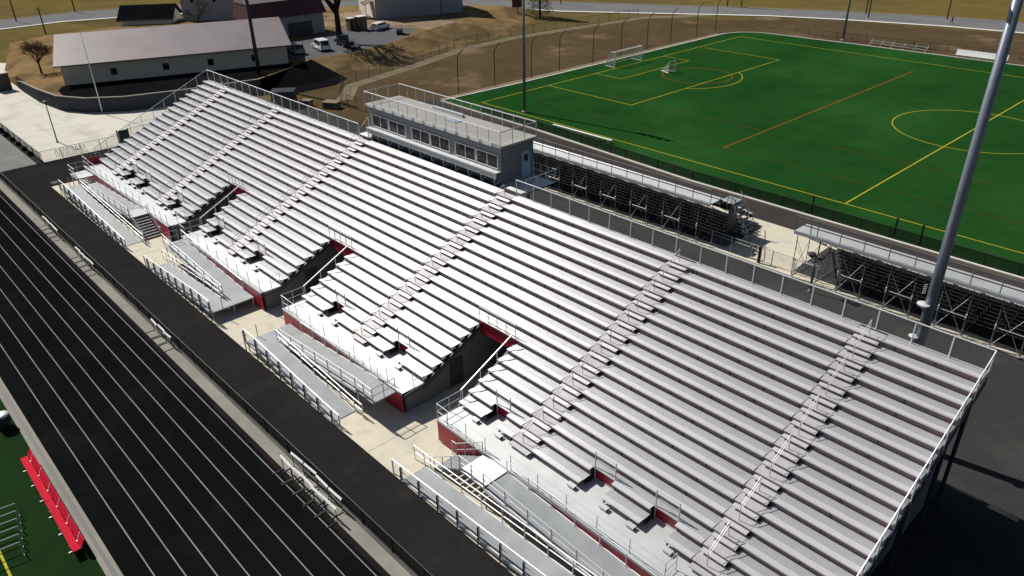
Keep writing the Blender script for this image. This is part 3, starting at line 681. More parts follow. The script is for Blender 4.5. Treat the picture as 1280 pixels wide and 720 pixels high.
# ================================================================== FIELD BLEACHERS
def bleacher(label, x0, x1, stairs_at=None):
    t = thing('field_bleacher', label, 'bleacher', ((x0+x1)/2,-14,0), 'bleachers facing the green field')
    n = 9; run = .70; zt = 4.1
    MB().box(x0, x1, -18.6, -17.2, zt-.08, zt).build('rear_walkway', 'alu_deck', t)
    MB().box(x0, x1, -18.66, -18.62, zt-.22, zt+.06).build('rear_fascia', 'siding_light', t)
    for k in range(n):
        y = -17.0+k*run; z = zt-.1-k*.38
        MB().box(x0, x1, y+.1, y+.36, z+.02, z+.07).build('bench_seat', 'alu_seat', t)
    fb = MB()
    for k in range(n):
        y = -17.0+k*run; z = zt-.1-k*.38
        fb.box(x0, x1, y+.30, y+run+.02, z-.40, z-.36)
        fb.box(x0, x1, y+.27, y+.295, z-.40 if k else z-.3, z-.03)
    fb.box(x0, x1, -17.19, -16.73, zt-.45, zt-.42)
    fb.build('stepped_deck', 'bleacher_shade', t)  # dark colour carries the shade on the deck's underside
    struct('bleacher_shade_ground', MB().poly([(x0-.2,-17.45,.0055),(x1+1.2,-17.45,.0055),(x1+1.2,-11,.0055),(x0-.2,-11,.0055)]), 'bleacher_shade')  # added dark ground sheet, shade under the seats painted into it
    r = MB(); railing(r, [(x0,-12.0,.6),(x0,-17.1,3.4),(x0,-18.6,zt),(x1,-18.6,zt),(x1,-17.1,3.4),(x1,-12.0,.6)], 1.3, 1.9, (1.0,.0), .035, .035)
    g = r.build('guard_rail', 'pole_grey', t)
    meshwall(MB(), [(x0,-18.6,zt),(x1,-18.6,zt)], 1.25).build('guard_mesh', 'mesh', g)
    x = x0+.3; i = 0
    while x < x1:
        fr = MB()
        for y, z in ((-18.5,zt-.1),(-16.2,zt-1.1),(-14.0,zt-2.4),(-12.0,zt-3.4)):
            fr.bar((x,y,0.0),(x,y,z), .035, 5)
        fr.bar((x,-18.5,zt-.15),(x,-11.4,.15), .04, 5).bar((x,-18.5,.15),(x,-11.6,.15), .03, 5)
        fr.bar((x,-18.5,.3),(x,-16.2,2.6), .022, 4).bar((x,-18.5,2.8),(x,-16.2,.3), .022, 4)
        f_ = fr.build('steel_frame', 'frame_steel', t)
        MB().box(x-.11,x+.11,-18.62,-18.38,.12,.17).build('foot_plate', 'galv', f_)
        MB().box(x-.04,x+.04,-18.62,-18.52,1.6,1.95).build('clamp', 'white_paint', f_)
        if i % 2 == 0 and x+1.83 < x1:
            MB().bar((x,-18.52,.2),(x+1.83,-18.52,3.4), .022, 4).bar((x+1.83,-18.52,.2),(x,-18.52,3.4), .022, 4).bar((x,-18.55,1.7),(x+1.83,-18.55,1.7), .03, 5).build('cross_brace', 'galv', t)
        x += 1.83; i += 1
    if stairs_at:
        s = MB(); xs = stairs_at
        for k in range(7): s.box(xs+.25*k, xs+.25*k+.3, -15.4, -13.9, 3.0-k*.42, 3.05-k*.42)
        s.box(x1-1.0, xs+.1, -15.4, -13.9, 3.2, 3.26)
        st = s.build('side_stairs', 'alu_ramp', t)
        pieces('stair_rail', [railing(MB(), [(xs-.1,y,3.05),(xs+1.85,y,.2)], 1.0, 1.1, (1.0,.5), .025, .025) for y in (-15.4,-13.9)], 'galv', st)
        MB().xprism([(-15.38,0),(-13.92,0),(-13.92,2.9),(-15.38,2.9)], xs-.25, xs-.2).build('stair_panel', 'steel_dark', t)
    return t
bleacher('left field bleacher with open steel frame behind the press box, stairs at its end', 16.0, 50.4, 50.6)
bleacher('right field bleacher with open steel frame, behind the thick blue grey pole', 58.1, 100.0)
# ================================================================== FIELD FURNITURE
def soccer_goal(label, ang, x, y):
    t = thing('soccer_goal', label, 'goal', (x,y,0))
    h, d0, d1, w = 2.44, .9, 2.2, 7.3
    L = lambda u, v, z: (x-v, y+u, z)
    a = MB()
    a.path([L(0,0,0),L(0,0,h),L(w,0,h),L(w,0,0)], .06, 8); a.path([L(0,0,0),L(0,d1,0),L(w,d1,0),L(w,0,0)], .05, 6)
    for u in (0,w): a.path([L(u,0,h),L(u,d0,h),L(u,d1,0)], .04, 6)
    a.build('frame', 'white_paint', t)
    nt = MB(); nt.poly([L(0,0,h),L(w,0,h),L(w,d0,h),L(0,d0,h)]); nt.poly([L(0,d0,h),L(w,d0,h),L(w,d1,0),L(0,d1,0)])
    for u in (0,w): nt.poly([L(u,0,0),L(u,0,h),L(u,d0,h),L(u,d1,0)])
    nt.build('goal_net', 'net', t)
soccer_goal('white soccer goal with net standing on the far goal line', 0, -.2, 30.2)
t = thing('lacrosse_goal', 'small white lacrosse goal with sagging net inside the penalty area', 'goal', (8.2,33.6,0))
MB().path([(9.0,32.7,0),(9.0,32.7,1.83),(9.0,34.5,1.83),(9.0,34.5,0)], .05, 6).path([(9.0,32.7,.03),(6.9,33.6,.03),(9.0,34.5,.03)], .05, 6).build('frame', 'white_paint', t)
nt = MB().poly([(9.0,32.7,1.83),(9.0,34.5,1.83),(6.9,33.6,.05)]).poly([(9.0,32.7,0),(9.0,32.7,1.83),(6.9,33.6,.05)]).poly([(9.0,34.5,0),(9.0,34.5,1.83),(6.9,33.6,.05)]); nt.build('goal_net', 'net', t)
t = thing('team_bench', 'long white covered bench on the far touchline left of the blue grey pole', 'bench', (40.5,75.3,0))
a, b = F(37,76.2), F(45,76.4)
MB().hexa([(a[0],a[1]-.3,.42),(b[0],b[1]-.3,.42),(b[0],b[1]+.1,.42),(a[0],a[1]+.1,.42),(a[0],a[1]-.3,.48),(b[0],b[1]-.3,.48),(b[0],b[1]+.1,.48),(a[0],a[1]+.1,.48)]).build('seat', 'white_paint', t)
MB().hexa([(a[0],a[1]+.15,.5),(b[0],b[1]+.15,.5),(b[0],b[1]+.22,.5),(a[0],a[1]+.22,.5),(a[0],a[1]+.45,1.25),(b[0],b[1]+.45,1.25),(b[0],b[1]+.52,1.25),(a[0],a[1]+.52,1.25)]).build('backrest', 'white_paint', t)
for i in range(7):
    q = lerp(a, b, (i+.3)/6.6); MB().box(q[0]-.04,q[0]+.04,q[1]-.3,q[1]+.3,0,.42).build('leg', 'galv', t)
t = thing('team_bench', 'low white bench strip on the near edge of the green turf', 'bench', (20.5,-1.8,0))
MB().box(16,25.8,-2.0,-1.66,.40,.46).build('seat', 'white_paint', t)
for i in range(6): MB().box(16.3+i*1.8,16.38+i*1.8,-1.98,-1.7,0,.40).build('leg', 'galv', t)
t = thing('bench_frame', 'weathered grey bleacher frame at the far touchline left of the white bench', 'bench', (27,76,0))
a, b = F(22,76.4), F(32,76.4)
for i, (dy, z) in enumerate(((0,.4),(.6,.7))):
    MB().hexa([(a[0],a[1]+dy,z),(b[0],b[1]+dy,z),(b[0],b[1]+dy+.3,z),(a[0],a[1]+dy+.3,z),(a[0],a[1]+dy,z+.05),(b[0],b[1]+dy,z+.05),(b[0],b[1]+dy+.3,z+.05),(a[0],a[1]+dy+.3,z+.05)]).build('plank', 'kerb_conc', t)
for i in range(6):
    q = lerp(a, b, i/5); MB().path([(q[0],q[1]-.3,0),(q[0],q[1]+1.0,1.0),(q[0],q[1]+1.0,0)], .04, 5).build('leg', 'galv', t)
# red team bench on the infield
t = thing('team_bench', 'long bright red bench with backrest on the infield beside the track kerb', 'bench', (43.8,-69.3,0))
for xa, xb in ((39.1,43.8),(43.84,48.5)):
    MB().box(xa,xb,-69.56,-69.20,.42,.47).build('seat', 'bench_red', t)
    MB().hexa([(xa,-69.17,.50),(xb,-69.17,.50),(xb,-69.13,.50),(xa,-69.13,.50),(xa,-68.98,.86),(xb,-68.98,.86),(xb,-68.94,.86),(xa,-68.94,.86)]).build('backrest', 'bench_red', t)
for i in range(6):
    x = 39.8+i*1.62
    MB().box(x-.03,x+.03,-69.70,-69.56,.0,.06).path([(x,-69.7,.03),(x,-69.15,.03),(x,-69.15,.55),(x,-68.96,.90)], .025, 5).bar((x,-69.6,.4),(x,-69.15,.4), .025, 5).box(x-.04,x+.04,-69.22,-69.13,.40,.52).build('leg', 'white_paint', t)
# barrel at the kerb
t = thing('barrel', 'round black barrel with pale lid on the infield beside the track kerb', 'barrel', (34.6,-69.35,0))
MB().lathe((34.6,-69.35,0), [(.36,0),(.40,.1),(.42,.5),(.40,.9)], 20).build('body', 'black_post', t, smooth=True)
MB().lathe((34.6,-69.35,.9), [(.43,0),(.43,.06),(.25,.14),(.05,.16)], 20).build('lid', 'rail_light', t, smooth=True)
# hurdles
def make_hurdle():
    t = thing('hurdle', '', 'hurdle', (0,0,0), 'white topped hurdles parked by the track')
    MB().hexa([(-.6,-.05,.90),(.6,-.05,.90),(.6,-.025,.90),(-.6,-.025,.90),(-.6,.015,.985),(.6,.015,.985),(.6,.04,.985),(-.6,.04,.985)]).build('board', 'white_paint', t)
    for x in (-.52,.52): MB().bar((x,0,.02),(x,0,.94), .022, 5).bar((x,0,.03),(x,-.72,.03), .025, 5).build('leg', 'steel_dark', t)
    return t
proto = make_hurdle(); used = [False]
def hurdle(x, y, rz, label, group='white topped hurdles parked by the track'):
    if not used[0]: o = proto; used[0] = True
    else:
        o = proto.copy(); col.objects.link(o); KEEP.append(o)
        for c in list(proto.children):
            d = c.copy(); col.objects.link(d); d.parent = o
    o.location = (x, y, .006); o.rotation_euler = (0,0,rz); o['label'] = label; o['group'] = group
def hgroup(x0, n, y, where, gap=1.25, start=0):
    for i in range(n):
        hurdle(x0+i*gap, y+random.uniform(-.04,.04), random.uniform(-.05,.05), '%s hurdle from left %s' % (ORD[i], where))
hgroup(50.6, 4, -58.5, 'in the fence side row of the nearest cluster', 1.3)
hgroup(50.4, 5, -59.1, 'in the track side row of the nearest cluster', 1.12)
hgroup(30.2, 3, -58.5, 'in the cluster left of the nearest one, by the fence', 1.2)
hgroup(12.9, 4, -58.5, 'in the second cluster from the far left, by the fence', 1.2)
hgroup(3.2, 4, -58.5, 'in the farthest hurdle cluster by the fence', 1.2)
# white training frames on the infield at the left edge
for i in range(6):
    x = 43.2+i*.62; y1 = -70.75-.11*i
    t = thing('training_frame', 'white bar frame on the infield near the red bench, %s from the bottom' % ORD[5-i], 'training frame', (x,y1,0), 'white training frames on the infield')
    MB().bar((x,y1,.75),(x-.25,y1-1.6,.75), .03, 6).build('top_bar', 'frame_grey', t)
    for f in (0,1):
        px_, py_ = x-.25*f, y1-1.6*f
        MB().bar((px_,py_,.02),(px_,py_,.75), .025, 6).bar((px_-.22,py_,.03),(px_+.22,py_,.03), .02, 6).build('leg', 'frame_grey', t)
# bike racks on the plaza
for i, (x, y) in enumerate([(-19.2,-51.4),(-19.0,-49.6)]):
    mb = MB(); pts = []
    for k in range(4):
        yy = y+k*.42
        for q in range(7): pts.append((x, yy+.12-.12*math.cos(q*math.pi/6), .08+.75*math.sin(q*math.pi/6) if 0 < q < 6 else .08))
    mb.path(pts, .03, 6).bar((x,y,0),(x,y,.1), .05, 6).bar((x,pts[-1][1],0),(x,pts[-1][1],.1), .05, 6)
    tag(mb.build('bike_rack', 'galv'), ['wavy grey bike rack at the plaza corner, left one','wavy grey bike rack at the plaza corner, right one'][i], 'bike rack', 'bike racks on the plaza')
tag(MB().lathe((-9.6,-54.2,.004), [(.5,0),(.5,.015),(.44,.02)], 20).build('utility_cover', 'lot_asph'), 'round grey utility cover set in the black asphalt path', 'cover')
# ================================================================== BUILDINGS
def house(label, cat, A, Bq, depth, zb, he, hr, m_wall, m_roof, over=.7, windows=(), ends=True, name='building', pitch='gable'):
    A = Vector(A); Bq = Vector(Bq); d = (Bq-A); L = d.length; d.normalize(); n = Vector((-d.y, d.x))   # n points away from the camera side
    W = lambda u, v, z: (A.x+d.x*u+n.x*v, A.y+d.y*u+n.y*v, z)
    t = thing(name, label, cat, W(L/2,0,zb))
    w = MB(); w.hexa([W(0,0,zb),W(L,0,zb),W(L,depth,zb),W(0,depth,zb),W(0,0,zb+he),W(L,0,zb+he),W(L,depth,zb+he),W(0,depth,zb+he)])
    if pitch == 'gable':
        for u in (0,L): w.poly([W(u,0,zb+he),W(u,depth/2,zb+hr-.12),W(u,depth,zb+he)])
    wo = w.build('wall', m_wall, t)
    r = MB(); o = over; sl = (hr-he)/(depth/2)
    if pitch == 'gable':
        for s_ in (0,1):
            v0 = -o if s_ == 0 else depth+o; z0 = zb+he-sl*o
            r.hexa([W(-o,v0,z0+.02),W(L+o,v0,z0+.02),W(L+o,depth/2,zb+hr+.02),W(-o,depth/2,zb+hr+.02),W(-o,v0,z0+.16),W(L+o,v0,z0+.16),W(L+o,depth/2,zb+hr+.16),W(-o,depth/2,zb+hr+.16)])
    else:
        r.hexa([W(-o,-o,zb+he+.02),W(L+o,-o,zb+he+.02),W(L+o,depth+o,zb+he+.02),W(-o,depth+o,zb+he+.02),W(-o,-o,zb+he+.2),W(L+o,-o,zb+he+.2),W(L+o,depth+o,zb+hr),W(-o,depth+o,zb+hr)])
    r.build('roof', m_roof, t)
    if pitch == 'gable':
        z0 = zb+he-sl*o; g = MB().hexa([W(-o,-o-.12,z0-.02),W(L+o,-o-.12,z0-.02),W(L+o,-o-.004,z0-.02),W(-o,-o-.004,z0-.02),W(-o,-o-.12,z0+.13),W(L+o,-o-.12,z0+.13),W(L+o,-o-.004,z0+.13),W(-o,-o-.004,z0+.13)]); g.build('gutter', 'trim_dark', t)
    for (u, z0, ww, hh, mm) in windows:
        wn = MB().hexa([W(u,-.03,zb+z0),W(u+ww,-.03,zb+z0),W(u+ww,-.005,zb+z0),W(u,-.005,zb+z0),W(u,-.03,zb+z0+hh),W(u+ww,-.03,zb+z0+hh),W(u+ww,-.005,zb+z0+hh),W(u,-.005,zb+z0+hh)]).build('window' if mm == 'glass' else 'door', mm, t)
        if mm == 'glass':
            MB().hexa([W(u-.08,-.12,zb+z0-.1),W(u+ww+.08,-.12,zb+z0-.1),W(u+ww+.08,-.004,zb+z0-.1),W(u-.08,-.004,zb+z0-.1),W(u-.08,-.12,zb+z0-.01),W(u+ww+.08,-.12,zb+z0-.01),W(u+ww+.08,-.004,zb+z0-.01),W(u-.08,-.004,zb+z0-.01)]).build('sill', 'house_wall_white', wn)
    return t, W, L
t, W, L = house('long low building with taupe metal roof above the curved retaining wall', 'building', (-48.6,-41.4), (-37.1,-10.1), 20.5, ZT, 3.1, 5.75, 'house_wall', 'roof_taupe', .8,
      windows=[(6.6,.9,.9,1.0,'glass'),(14.1,.9,.9,1.0,'glass'),(20.8,.9,.9,1.0,'glass'),(27.6,.9,.9,1.0,'glass')])
t, W, L = house('building with dark maroon lower roof and grey garage door behind the parked cars', 'building', (-58.6,-5.2), (-57.9,9.6), 7, ZT, 3.7, 3.9, 'house_wall_grey', 'roof_maroon', .1, windows=[(7.0,.0,5.2,2.5,'trim_dark')], pitch='flat')
m_ = MB().hexa([W(-.5,-.5,ZT+3.75),W(L+.6,-.5,ZT+3.75),W(L+.6,7.4,ZT+3.75),W(-.5,7.4,ZT+3.75),W(-.2,1.0,ZT+6.6),W(L+.2,1.0,ZT+6.6),W(L+.2,6.4,ZT+6.6),W(-.2,6.4,ZT+6.6)]); m_.build('mansard', 'roof_maroon', t)
MB().hexa([W(-.3,.9,ZT+6.603),W(L+.3,.9,ZT+6.603),W(L+.3,6.5,ZT+6.603),W(-.3,6.5,ZT+6.603),W(-.2,3.5,ZT+8.0),W(L+.2,3.5,ZT+8.0),W(L+.2,3.7,ZT+8.0),W(-.2,3.7,ZT+8.0)]).build('upper_roof', 'roof_brown', t)
house('tall grey sided building with narrow dark windows behind the long roof', 'building', (-93.3,-4.3), (-83.2,7.0), 12, ZT, 9.5, 12.0, 'house_wall_grey', 'roof_brown', .5,
      windows=[(2.2,3.7,.7,1.8,'glass'),(7.0,3.7,.7,1.8,'glass'),(11.8,3.7,.7,1.8,'glass')])
t, W, L = house('large pale metal building beyond the dirt yard at the top of the picture', 'building', (-62.4,25.0), (-55.6,43.8), 15, ZT, 8.5, 10.5, 'house_wall_grey', 'roof_brown', .3)
MB().hexa([W(-.05,-.05,ZT),W(0,-.05,ZT),W(0,15,ZT),W(-.05,15,ZT),W(-.05,-.05,ZT+8.5),W(0,-.05,ZT+8.5),W(0,15,ZT+8.5),W(-.05,15,ZT+8.5)]).build('end_cladding', 'house_wall_white', t)
MB().hexa([W(14.8,-.12,ZT),W(14.95,-.12,ZT),W(14.95,-.005,ZT),W(14.8,-.005,ZT),W(14.8,-.12,ZT+8.4),W(14.95,-.12,ZT+8.4),W(14.95,-.005,ZT+8.4),W(14.8,-.005,ZT+8.4)]).build('downspout', 'trim_dark', t)
MB().hexa([W(-2.0,1.0,ZT+3.0),W(-.06,1.0,ZT+3.5),W(-.06,5.0,ZT+3.5),W(-2.0,5.0,ZT+3.0),W(-2.0,1.0,ZT+3.12),W(-.06,1.0,ZT+3.62),W(-.06,5.0,ZT+3.62),W(-2.0,5.0,ZT+3.12)]).build('awning', 'roof_maroon', t)
MB().hexa([W(-1.9,1.1,ZT),W(-1.75,1.1,ZT),W(-1.75,4.9,ZT),W(-1.9,4.9,ZT),W(-1.9,1.1,ZT+3.0),W(-1.75,1.1,ZT+3.0),W(-1.75,4.9,ZT+3.0),W(-1.9,4.9,ZT+3.0)]).build('porch_wall', 'house_wall', t)
t, W, L = house('small house with dark roof beyond the left end of the long roof', 'house', (-98,-16), (-92,-7.5), 8, 0.0, 3.0, 5.2, 'house_wall_white', 'apron_asph', .6, name='house')
# small things near the buildings
def crate(name, label, c, size, ang, z0, h, m, group=None, m2='house_wall_white'):
    t = thing(name, label, name.replace('_',' '), (c[0],c[1],z0), group)
    MB().obox(c, size, ang, z0, z0+h).build('body', m, t)
    MB().obox(c, (size[0]+.15,size[1]+.15), ang, z0+h+.003, z0+h+.12).build('lid', m2, t)
    u = Vector((math.cos(ang), math.sin(ang))); w = Vector((-u.y,u.x)); q = Vector(c)-w*(size[1]/2+.02)
    MB().obox((q.x,q.y), (size[0]*.7,.03), ang, z0+.1, z0+h*.9).build('door', 'trim_dark', t)
crate('portable_toilet', 'tan portable toilet left of the dark tree trunk yard, left of a pair', (-55.2,13.9), (1.2,1.2), 1.6, ZT, 2.3, 'tan_box', 'portable toilets')
crate('portable_toilet', 'dark brown portable toilet beside the tan one near the awning', (-54.0,15.6), (1.9,1.6), 1.6, ZT, 2.6, 'brown_box', 'portable toilets')
crate('ticket_booth', 'small dark booth with pale flat roof at the end of the retaining wall', (-61.8,-47.4), (2.2,2.2), .2, .004, 2.6, 'booth', None, 'kerb_white')
crate('equipment_shed', 'low dark shed with grey flat roof behind the guard rail of the top row', (-19.8,-20.6), (3.2,2.4), .9, .002, 2.1, 'under', None, 'wall_conc')
crate('storage_box', 'tan storage box on the ground behind the top row, left one', (-17.0,-18.6), (1.4,1.0), .5, 0, .8, 'tan_box', 'tan boxes behind the stand', 'tan_box')
crate('storage_box', 'larger tan storage box behind the top row, right one', (-13.6,-16.6), (2.2,1.4), .5, 0, .8, 'tan_box', 'tan boxes behind the stand', 'tan_box')
# cars
def car(label, c, ang, Lc, Wc, Hc, m, kind='suv', zb=ZT+.01):
    t = thing('parked_car', label, 'car', (c[0],c[1],zb), 'vehicles parked by the maroon roofed building')
    u = Vector((math.cos(ang), math.sin(ang))); w = Vector((-u.y,u.x))
    P = lambda a, b, z: (c[0]+u.x*a+w.x*b, c[1]+u.y*a+w.y*b, zb+z)
    h = Lc/2; s = Wc/2
    def loft(profile, ss, inset):
        mb = MB(); n0 = len(profile)
        L_ = [P(a, ss-(inset if z > .95 else 0), z) for a, z in profile]; R_ = [P(a, -ss+(inset if z > .95 else 0), z) for a, z in profile]
        mb.poly(L_[::-1]); mb.poly(R_)
        for i in range(n0): j = (i+1) % n0; mb.poly([L_[i], L_[j], R_[j], R_[i]])
        return mb
    if kind == 'suv': prof = [(-h,.35),(h,.35),(h,.75),(h*.62,.95),(h*.55,1.0),(h*.25,Hc),(-h*.82,Hc),(-h*.97,1.0),(-h,.8)]
    else: prof = [(-h,.4),(h,.4),(h,.85),(h*.6,1.0),(h*.35,Hc),(-h*.02,Hc),(-h*.10,1.05),(-h,1.05)]
    loft(prof, s, .14).build('body', m, t)
    g = MB()
    for sg in (1,-1):
        y_ = sg*(s-.08)
        g.poly([P(h*.42,y_,1.06),P(h*.22,y_-sg*.03,Hc-.12),P(-h*.75 if kind == 'suv' else -h*.0,y_-sg*.03,Hc-.12),P(-h*.85 if kind == 'suv' else -h*.05,y_,1.06)])
    if kind == 'suv': g.poly([P(-h*.995,s*.72,1.05),P(-h*.995,-s*.72,1.05),P(-h*.86,-s*.66,Hc-.1),P(-h*.86,s*.66,Hc-.1)])
    g.poly([P(h*.56,s*.75,1.02),P(h*.56,-s*.75,1.02),P(h*.30,-s*.7,Hc-.06),P(h*.30,s*.7,Hc-.06)])
    g.build('windows', 'glass', t)
    for a in (h*.62,-h*.62):
        for sg in (1,-1):
            q = Vector(P(a, sg*s, .34)); e = q-Vector((w.x,w.y,0))*sg*.22; o = q+Vector((w.x,w.y,0))*sg*.02
            tw = MB().bar(tuple(e), tuple(o), .34, 14).build('wheel', 'tyre', t)
            MB().bar(tuple(o), tuple(o+Vector((w.x,w.y,0))*sg*.015), .2, 10).build('rim', 'galv', tw)
    for sg in (1,-1):
        MB().obox(P(-h-.015, sg*s*.75, 0)[:2], (.04,.2), ang, zb+.75, zb+1.0).build('tail_light', 'red_panel', t)
    return t
car('dark silver suv parked nearest the long low building', (-43.6,-5.0), 2.95, 4.7, 1.85, 1.75, 'car_silver')
car('white suv parked between the two dark vehicles', (-43.2,-.2), 2.93, 5.3, 1.95, 1.85, 'car_white')
car('dark pickup truck parked at the foot of the big bare tree', (-43.0,4.6), 2.95, 5.4, 1.95, 1.85, 'car_dark', 'pickup')
car('white car under the porch awning by the large metal building', (-51.5,18.5), 1.9, 4.4, 1.8, 1.45, 'car_white')
t = thing('utility_trailer', 'low dark flat trailer parked right of the dark pickup', 'trailer', (-39,3.8,ZT))
MB().obox((-39.2,4.0), (3.0,1.7), 2.95, ZT+.5, ZT+.62).build('bed', 'car_dark', t)
for sg in (-1,1): MB().bar((-39.2+.2*sg*.0+.19*sg,4.0+.93*sg,ZT+.33),(-39.2+.23*sg,4.0+1.12*sg,ZT+.33), .32, 12).build('wheel', 'tyre', t)
MB().bar((-37.7,3.7,ZT+.5),(-36.7,3.5,ZT+.45), .05, 6).build('tow_bar', 'steel_dark', t)
t = thing('golf_cart', 'small cart with pale roof parked at the edge of the dirt yard', 'cart', (-44.6,18.2,ZT))
MB().obox((-44.6,18.2), (2.3,1.2), 2.5, ZT+.3, ZT+.75).build('body', 'car_dark', t)
MB().obox((-44.6,18.2), (1.9,1.3), 2.5, ZT+1.75, ZT+1.85).build('roof', 'tan_box', t)
for a, b in ((.8,.5),(.8,-.5),(-.8,.5),(-.8,-.5)):
    cx, cy = -44.6+a*math.cos(2.5)-b*math.sin(2.5), 18.2+a*math.sin(2.5)+b*math.cos(2.5)
    MB().bar((cx,cy,ZT+.75),(cx,cy,ZT+1.75), .03, 5).build('roof_post', 'galv', t)
    MB().bar((cx-.06,cy-.06,ZT+.25),(cx+.06,cy+.06,ZT+.25), .25, 10).build('wheel', 'tyre', t)
# ================================================================== TREES
def bare_tree(label, x, y, z, h, m, seed, spread=.55, levels=5, r0=.25, trunk=.3, fan=4, name='bare_tree'):
    rnd = random.Random(seed)
    t = thing(name, label, 'tree', (x,y,z))
    tk = MB(); br = MB()
    def grow(p, d, L, r, lv):
        q = p+d*L; (tk if lv == 0 else br).bar(tuple(p), tuple(q), r, 7 if lv < 2 else 3, r*.68)
        if lv >= levels: return
        for i in range(fan if lv < 3 else 3):
            a = Vector((rnd.uniform(-1,1), rnd.uniform(-1,1), rnd.uniform(-.15,.75))).normalized()
            nd = (d*(1-spread)+a*spread*1.35).normalized()
            grow(p+d*L*rnd.uniform(.7,1.0), nd, L*rnd.uniform(.58,.82), r*.6, lv+1)
    grow(Vector((x,y,z)), Vector((0,0,1)), h*trunk, r0, 0)
    tk.build('trunk', m if m == 'bark' else 'bark', t); br.build('crown', m, t)
    return t
bare_tree('small round bare tree with reddish twigs left of the long low building', -60.5, -41.5, 1.6, 9.0, 'twig', 3, .62, 5, .17, .26, 5)
bare_tree('big dark bare tree with thick trunk standing by the parked pickup', -46.5, 5.8, ZT, 16, 'bark', 11, .42, 5, .62, .40, 4)
bare_tree('slender bare tree against the wall between long roof and tall grey building', -80, -6.5, ZT, 8, 'bark', 5, .55, 4, .12, .3, 4)
t = thing('evergreen_tree', 'dark evergreen tree with dense crown near the road at the top centre', 'tree', (-45.1,57.8,0))
MB().bar((-45.1,57.8,0),(-45.1,57.8,11), .28, 8, .06).build('trunk', 'bark', t)
mb = MB(); rnd = random.Random(2)
for i in range(5200):
    z = rnd.uniform(.7,13.0); R = 2.9*(1-max(0,z-2)/11.8)**.75*(.82 if int(z*1.4) % 2 else 1.05); a = rnd.uniform(0,6.283); q = R*math.sqrt(rnd.uniform(.25,1))
    c = Vector((-45.1+q*math.cos(a), 57.8+q*math.sin(a), z)); s = rnd.uniform(.12,.30)
    d = Vector((math.cos(a), math.sin(a), rnd.uniform(-.6,.2))).normalized(); e = d.cross(Vector((0,0,1))).normalized()+Vector((0,0,rnd.uniform(-.5,.5)))
    mb.poly([tuple(c-e*s*.5), tuple(c+d*s), tuple(c+e*s*.5), tuple(c-d*s*.3)])
mb.build('crown', 'evergreen', t)
t = thing('sign_board', 'dark square board on a post left of the evergreen tree', 'sign', (-50.2,55.6,0))
MB().bar((-50.2,55.6,0),(-50.2,55.6,4.4), .09, 6).build('post', 'wood_pole', t)
MB().obox((-50.2,55.5), (2.3,.15), .8, 2.0, 3.9).build('board', 'roof_maroon', t)
# low shrubs in the planting strip by the plaza
rnd = random.Random(8)
for i in range(9):
    x = -44+i*2.75; y = -53.45; mb = MB(); R = rnd.uniform(.32,.5)
    for k in range(170):
        v = Vector((rnd.gauss(0,1), rnd.gauss(0,1), abs(rnd.gauss(0,1)))).normalized()*R*rnd.uniform(.6,1.05); c = Vector((x,y,.03))+Vector((v.x*1.3,v.y*.8,v.z*1.2)); s = rnd.uniform(.05,.11)
        e = Vector((rnd.uniform(-1,1),rnd.uniform(-1,1),rnd.uniform(-1,1))).normalized(); f = e.orthogonal().normalized()
        mb.poly([tuple(c-e*s), tuple(c+f*s), tuple(c+e*s), tuple(c-f*s)])
    tag(mb.build('shrub', 'evergreen'), 'low dark shrub in the planting strip by the plaza, %s from the left' % ORD[i], 'shrub', 'shrubs in the planting strip')
# roadside poles
rp = [(-135.5,-27.5),(-140.5,-13.0),(-112,-27.5),(-55.6,76.0),(-22,98.8),(-18.8,99.8),(7.0,109.5),(9.6,105),(22.8,113.8)]
for i, (x, y) in enumerate(rp):
    h = [9,11,5.5,10,10,10,9,10,10][i]
    tag(MB().bar((x,y,0),(x,y,h), .16, 7, .11).bar((x-.8,y-.5,h-.5),(x+.8,y+.5,h-.5), .06, 4).build('utility_pole', 'wood_pole'), 'slim dark utility pole by the far road, %s from the left' % ORD[i], 'pole', 'utility poles along the road')
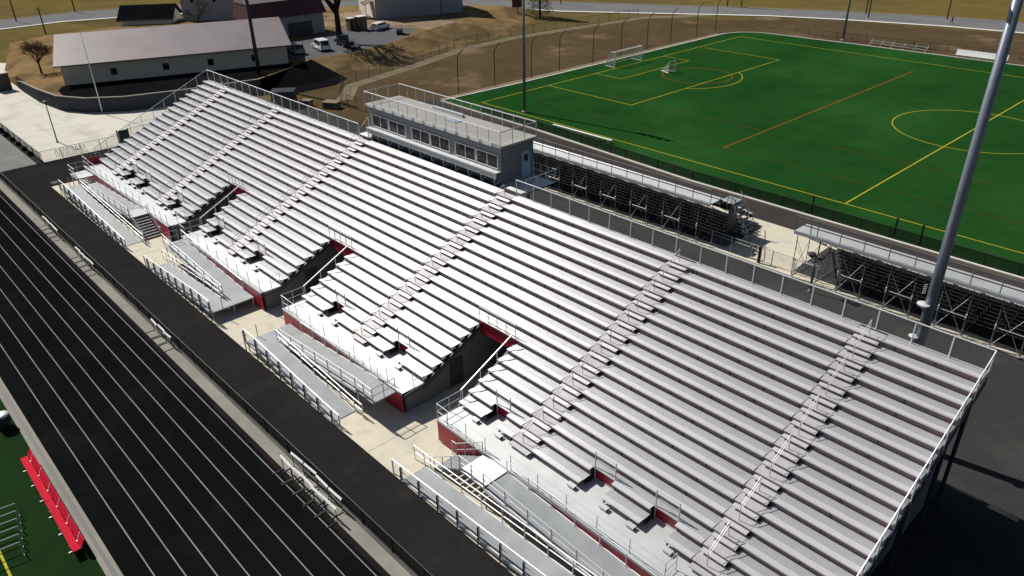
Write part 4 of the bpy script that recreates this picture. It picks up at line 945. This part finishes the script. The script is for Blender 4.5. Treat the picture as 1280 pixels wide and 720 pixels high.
# ================================================================== PERSON walking by the road
def person(label, x, y, z, ang, H=1.75):
    t = thing('person', label, 'person', (x,y,z))
    u = Vector((math.cos(ang), math.sin(ang), 0)); w = Vector((-u.y, u.x, 0)); B0 = Vector((x,y,z))
    P = lambda a, b, c: B0+u*a+w*b+Vector((0,0,c))*(H/1.75)
    V = [P(0,0,.95),P(0,0,1.2),P(0,0,1.42),P(0,0,1.52),P(.01,0,1.66),
         P(.0,.1,.9),P(.18,.11,.50),P(.26,.11,.08),P(.40,.11,.05), P(0,-.1,.9),P(-.10,-.11,.50),P(-.34,-.11,.12),P(-.20,-.11,.05),
         P(0,.19,1.40),P(-.10,.24,1.14),P(.06,.24,.90), P(0,-.19,1.40),P(.06,-.24,1.14),P(.24,-.22,.94)]
    Rr = [.15,.15,.15,.06,.11,.09,.065,.045,.04,.09,.065,.045,.04,.065,.05,.035,.065,.05,.035]
    E_ = [(0,1),(1,2),(2,3),(3,4),(0,5),(5,6),(6,7),(7,8),(0,9),(9,10),(10,11),(11,12),(2,13),(13,14),(14,15),(2,16),(16,17),(17,18)]
    me = bpy.data.meshes.new('body'); me.from_pydata([tuple(v-B0) for v in V], E_, []); me.materials.append(MATS['cloth_dark'])
    o = bpy.data.objects.new('body', me); col.objects.link(o); o.parent = t
    sk = o.modifiers.new('skin', 'SKIN')
    for i, r in enumerate(Rr): me.skin_vertices[0].data[i].radius = (r, r)
    me.skin_vertices[0].data[0].use_root = True
    ss = o.modifiers.new('sub', 'SUBSURF'); ss.levels = 2; ss.render_levels = 2
    MB().lathe(tuple(P(.01,0,1.56)), [(.05,-.02),(.085,.04),(.095,.10),(.08,.17),(.03,.2)], 12).build('head', 'skin', t, smooth=True)
    MB().lathe(tuple(P(-.01,0,1.65)), [(.10,0),(.10,.06),(.07,.11),(.02,.13)], 12).build('hair', 'bark', t, smooth=True)
person('person in dark clothes walking along the far road kerb', 25.9, 107.6, .0, math.radians(195))
# ================================================================== LIGHT, SKY, CAMERA
EL = math.radians(46); AZ = math.radians(9.5)        # light travels towards +X, 9.5 degrees towards +Y
ld = Vector((math.cos(AZ)*math.cos(EL), math.sin(AZ)*math.cos(EL), -math.sin(EL)))
sun = bpy.data.lights.new('sun', 'SUN'); sun.energy = 5.0; sun.angle = math.radians(.53); sun.color = (1,.955,.89)
so = bpy.data.objects.new('sun', sun); col.objects.link(so); so.rotation_euler = ld.to_track_quat('-Z', 'Y').to_euler()
wd = bpy.data.worlds.new('World'); sc.world = wd; wd.use_nodes = True
nt = wd.node_tree; sky = nt.nodes.new('ShaderNodeTexSky'); sky.sky_type = 'NISHITA'; sky.sun_disc = False
sky.sun_elevation = EL; sky.sun_rotation = math.atan2(-ld.x, -ld.y)
bg = nt.nodes['Background']; bg.inputs[1].default_value = .05; nt.links.new(sky.outputs[0], bg.inputs[0])
cd = bpy.data.cameras.new('camera'); cd.sensor_width = 36; cd.lens = 26.647; cd.clip_end = 6000; cd.clip_start = .5
co = bpy.data.objects.new('camera', cd); col.objects.link(co)
r_ = Vector((.6895913,.7240273,-.0157577)); u_ = Vector((-.3379839,.3410002,.8772034)); f_ = Vector((-.6404926,.5995860,-.4798603))
M = Matrix(((r_.x,u_.x,-f_.x,CAM.x),(r_.y,u_.y,-f_.y,CAM.y),(r_.z,u_.z,-f_.z,CAM.z),(0,0,0,1)))
co.matrix_world = M
sc.camera = co
sc.view_settings.view_transform = 'Standard'; sc.view_settings.look = 'None'; sc.view_settings.gamma = 1
sc.view_settings.exposure = 0.0
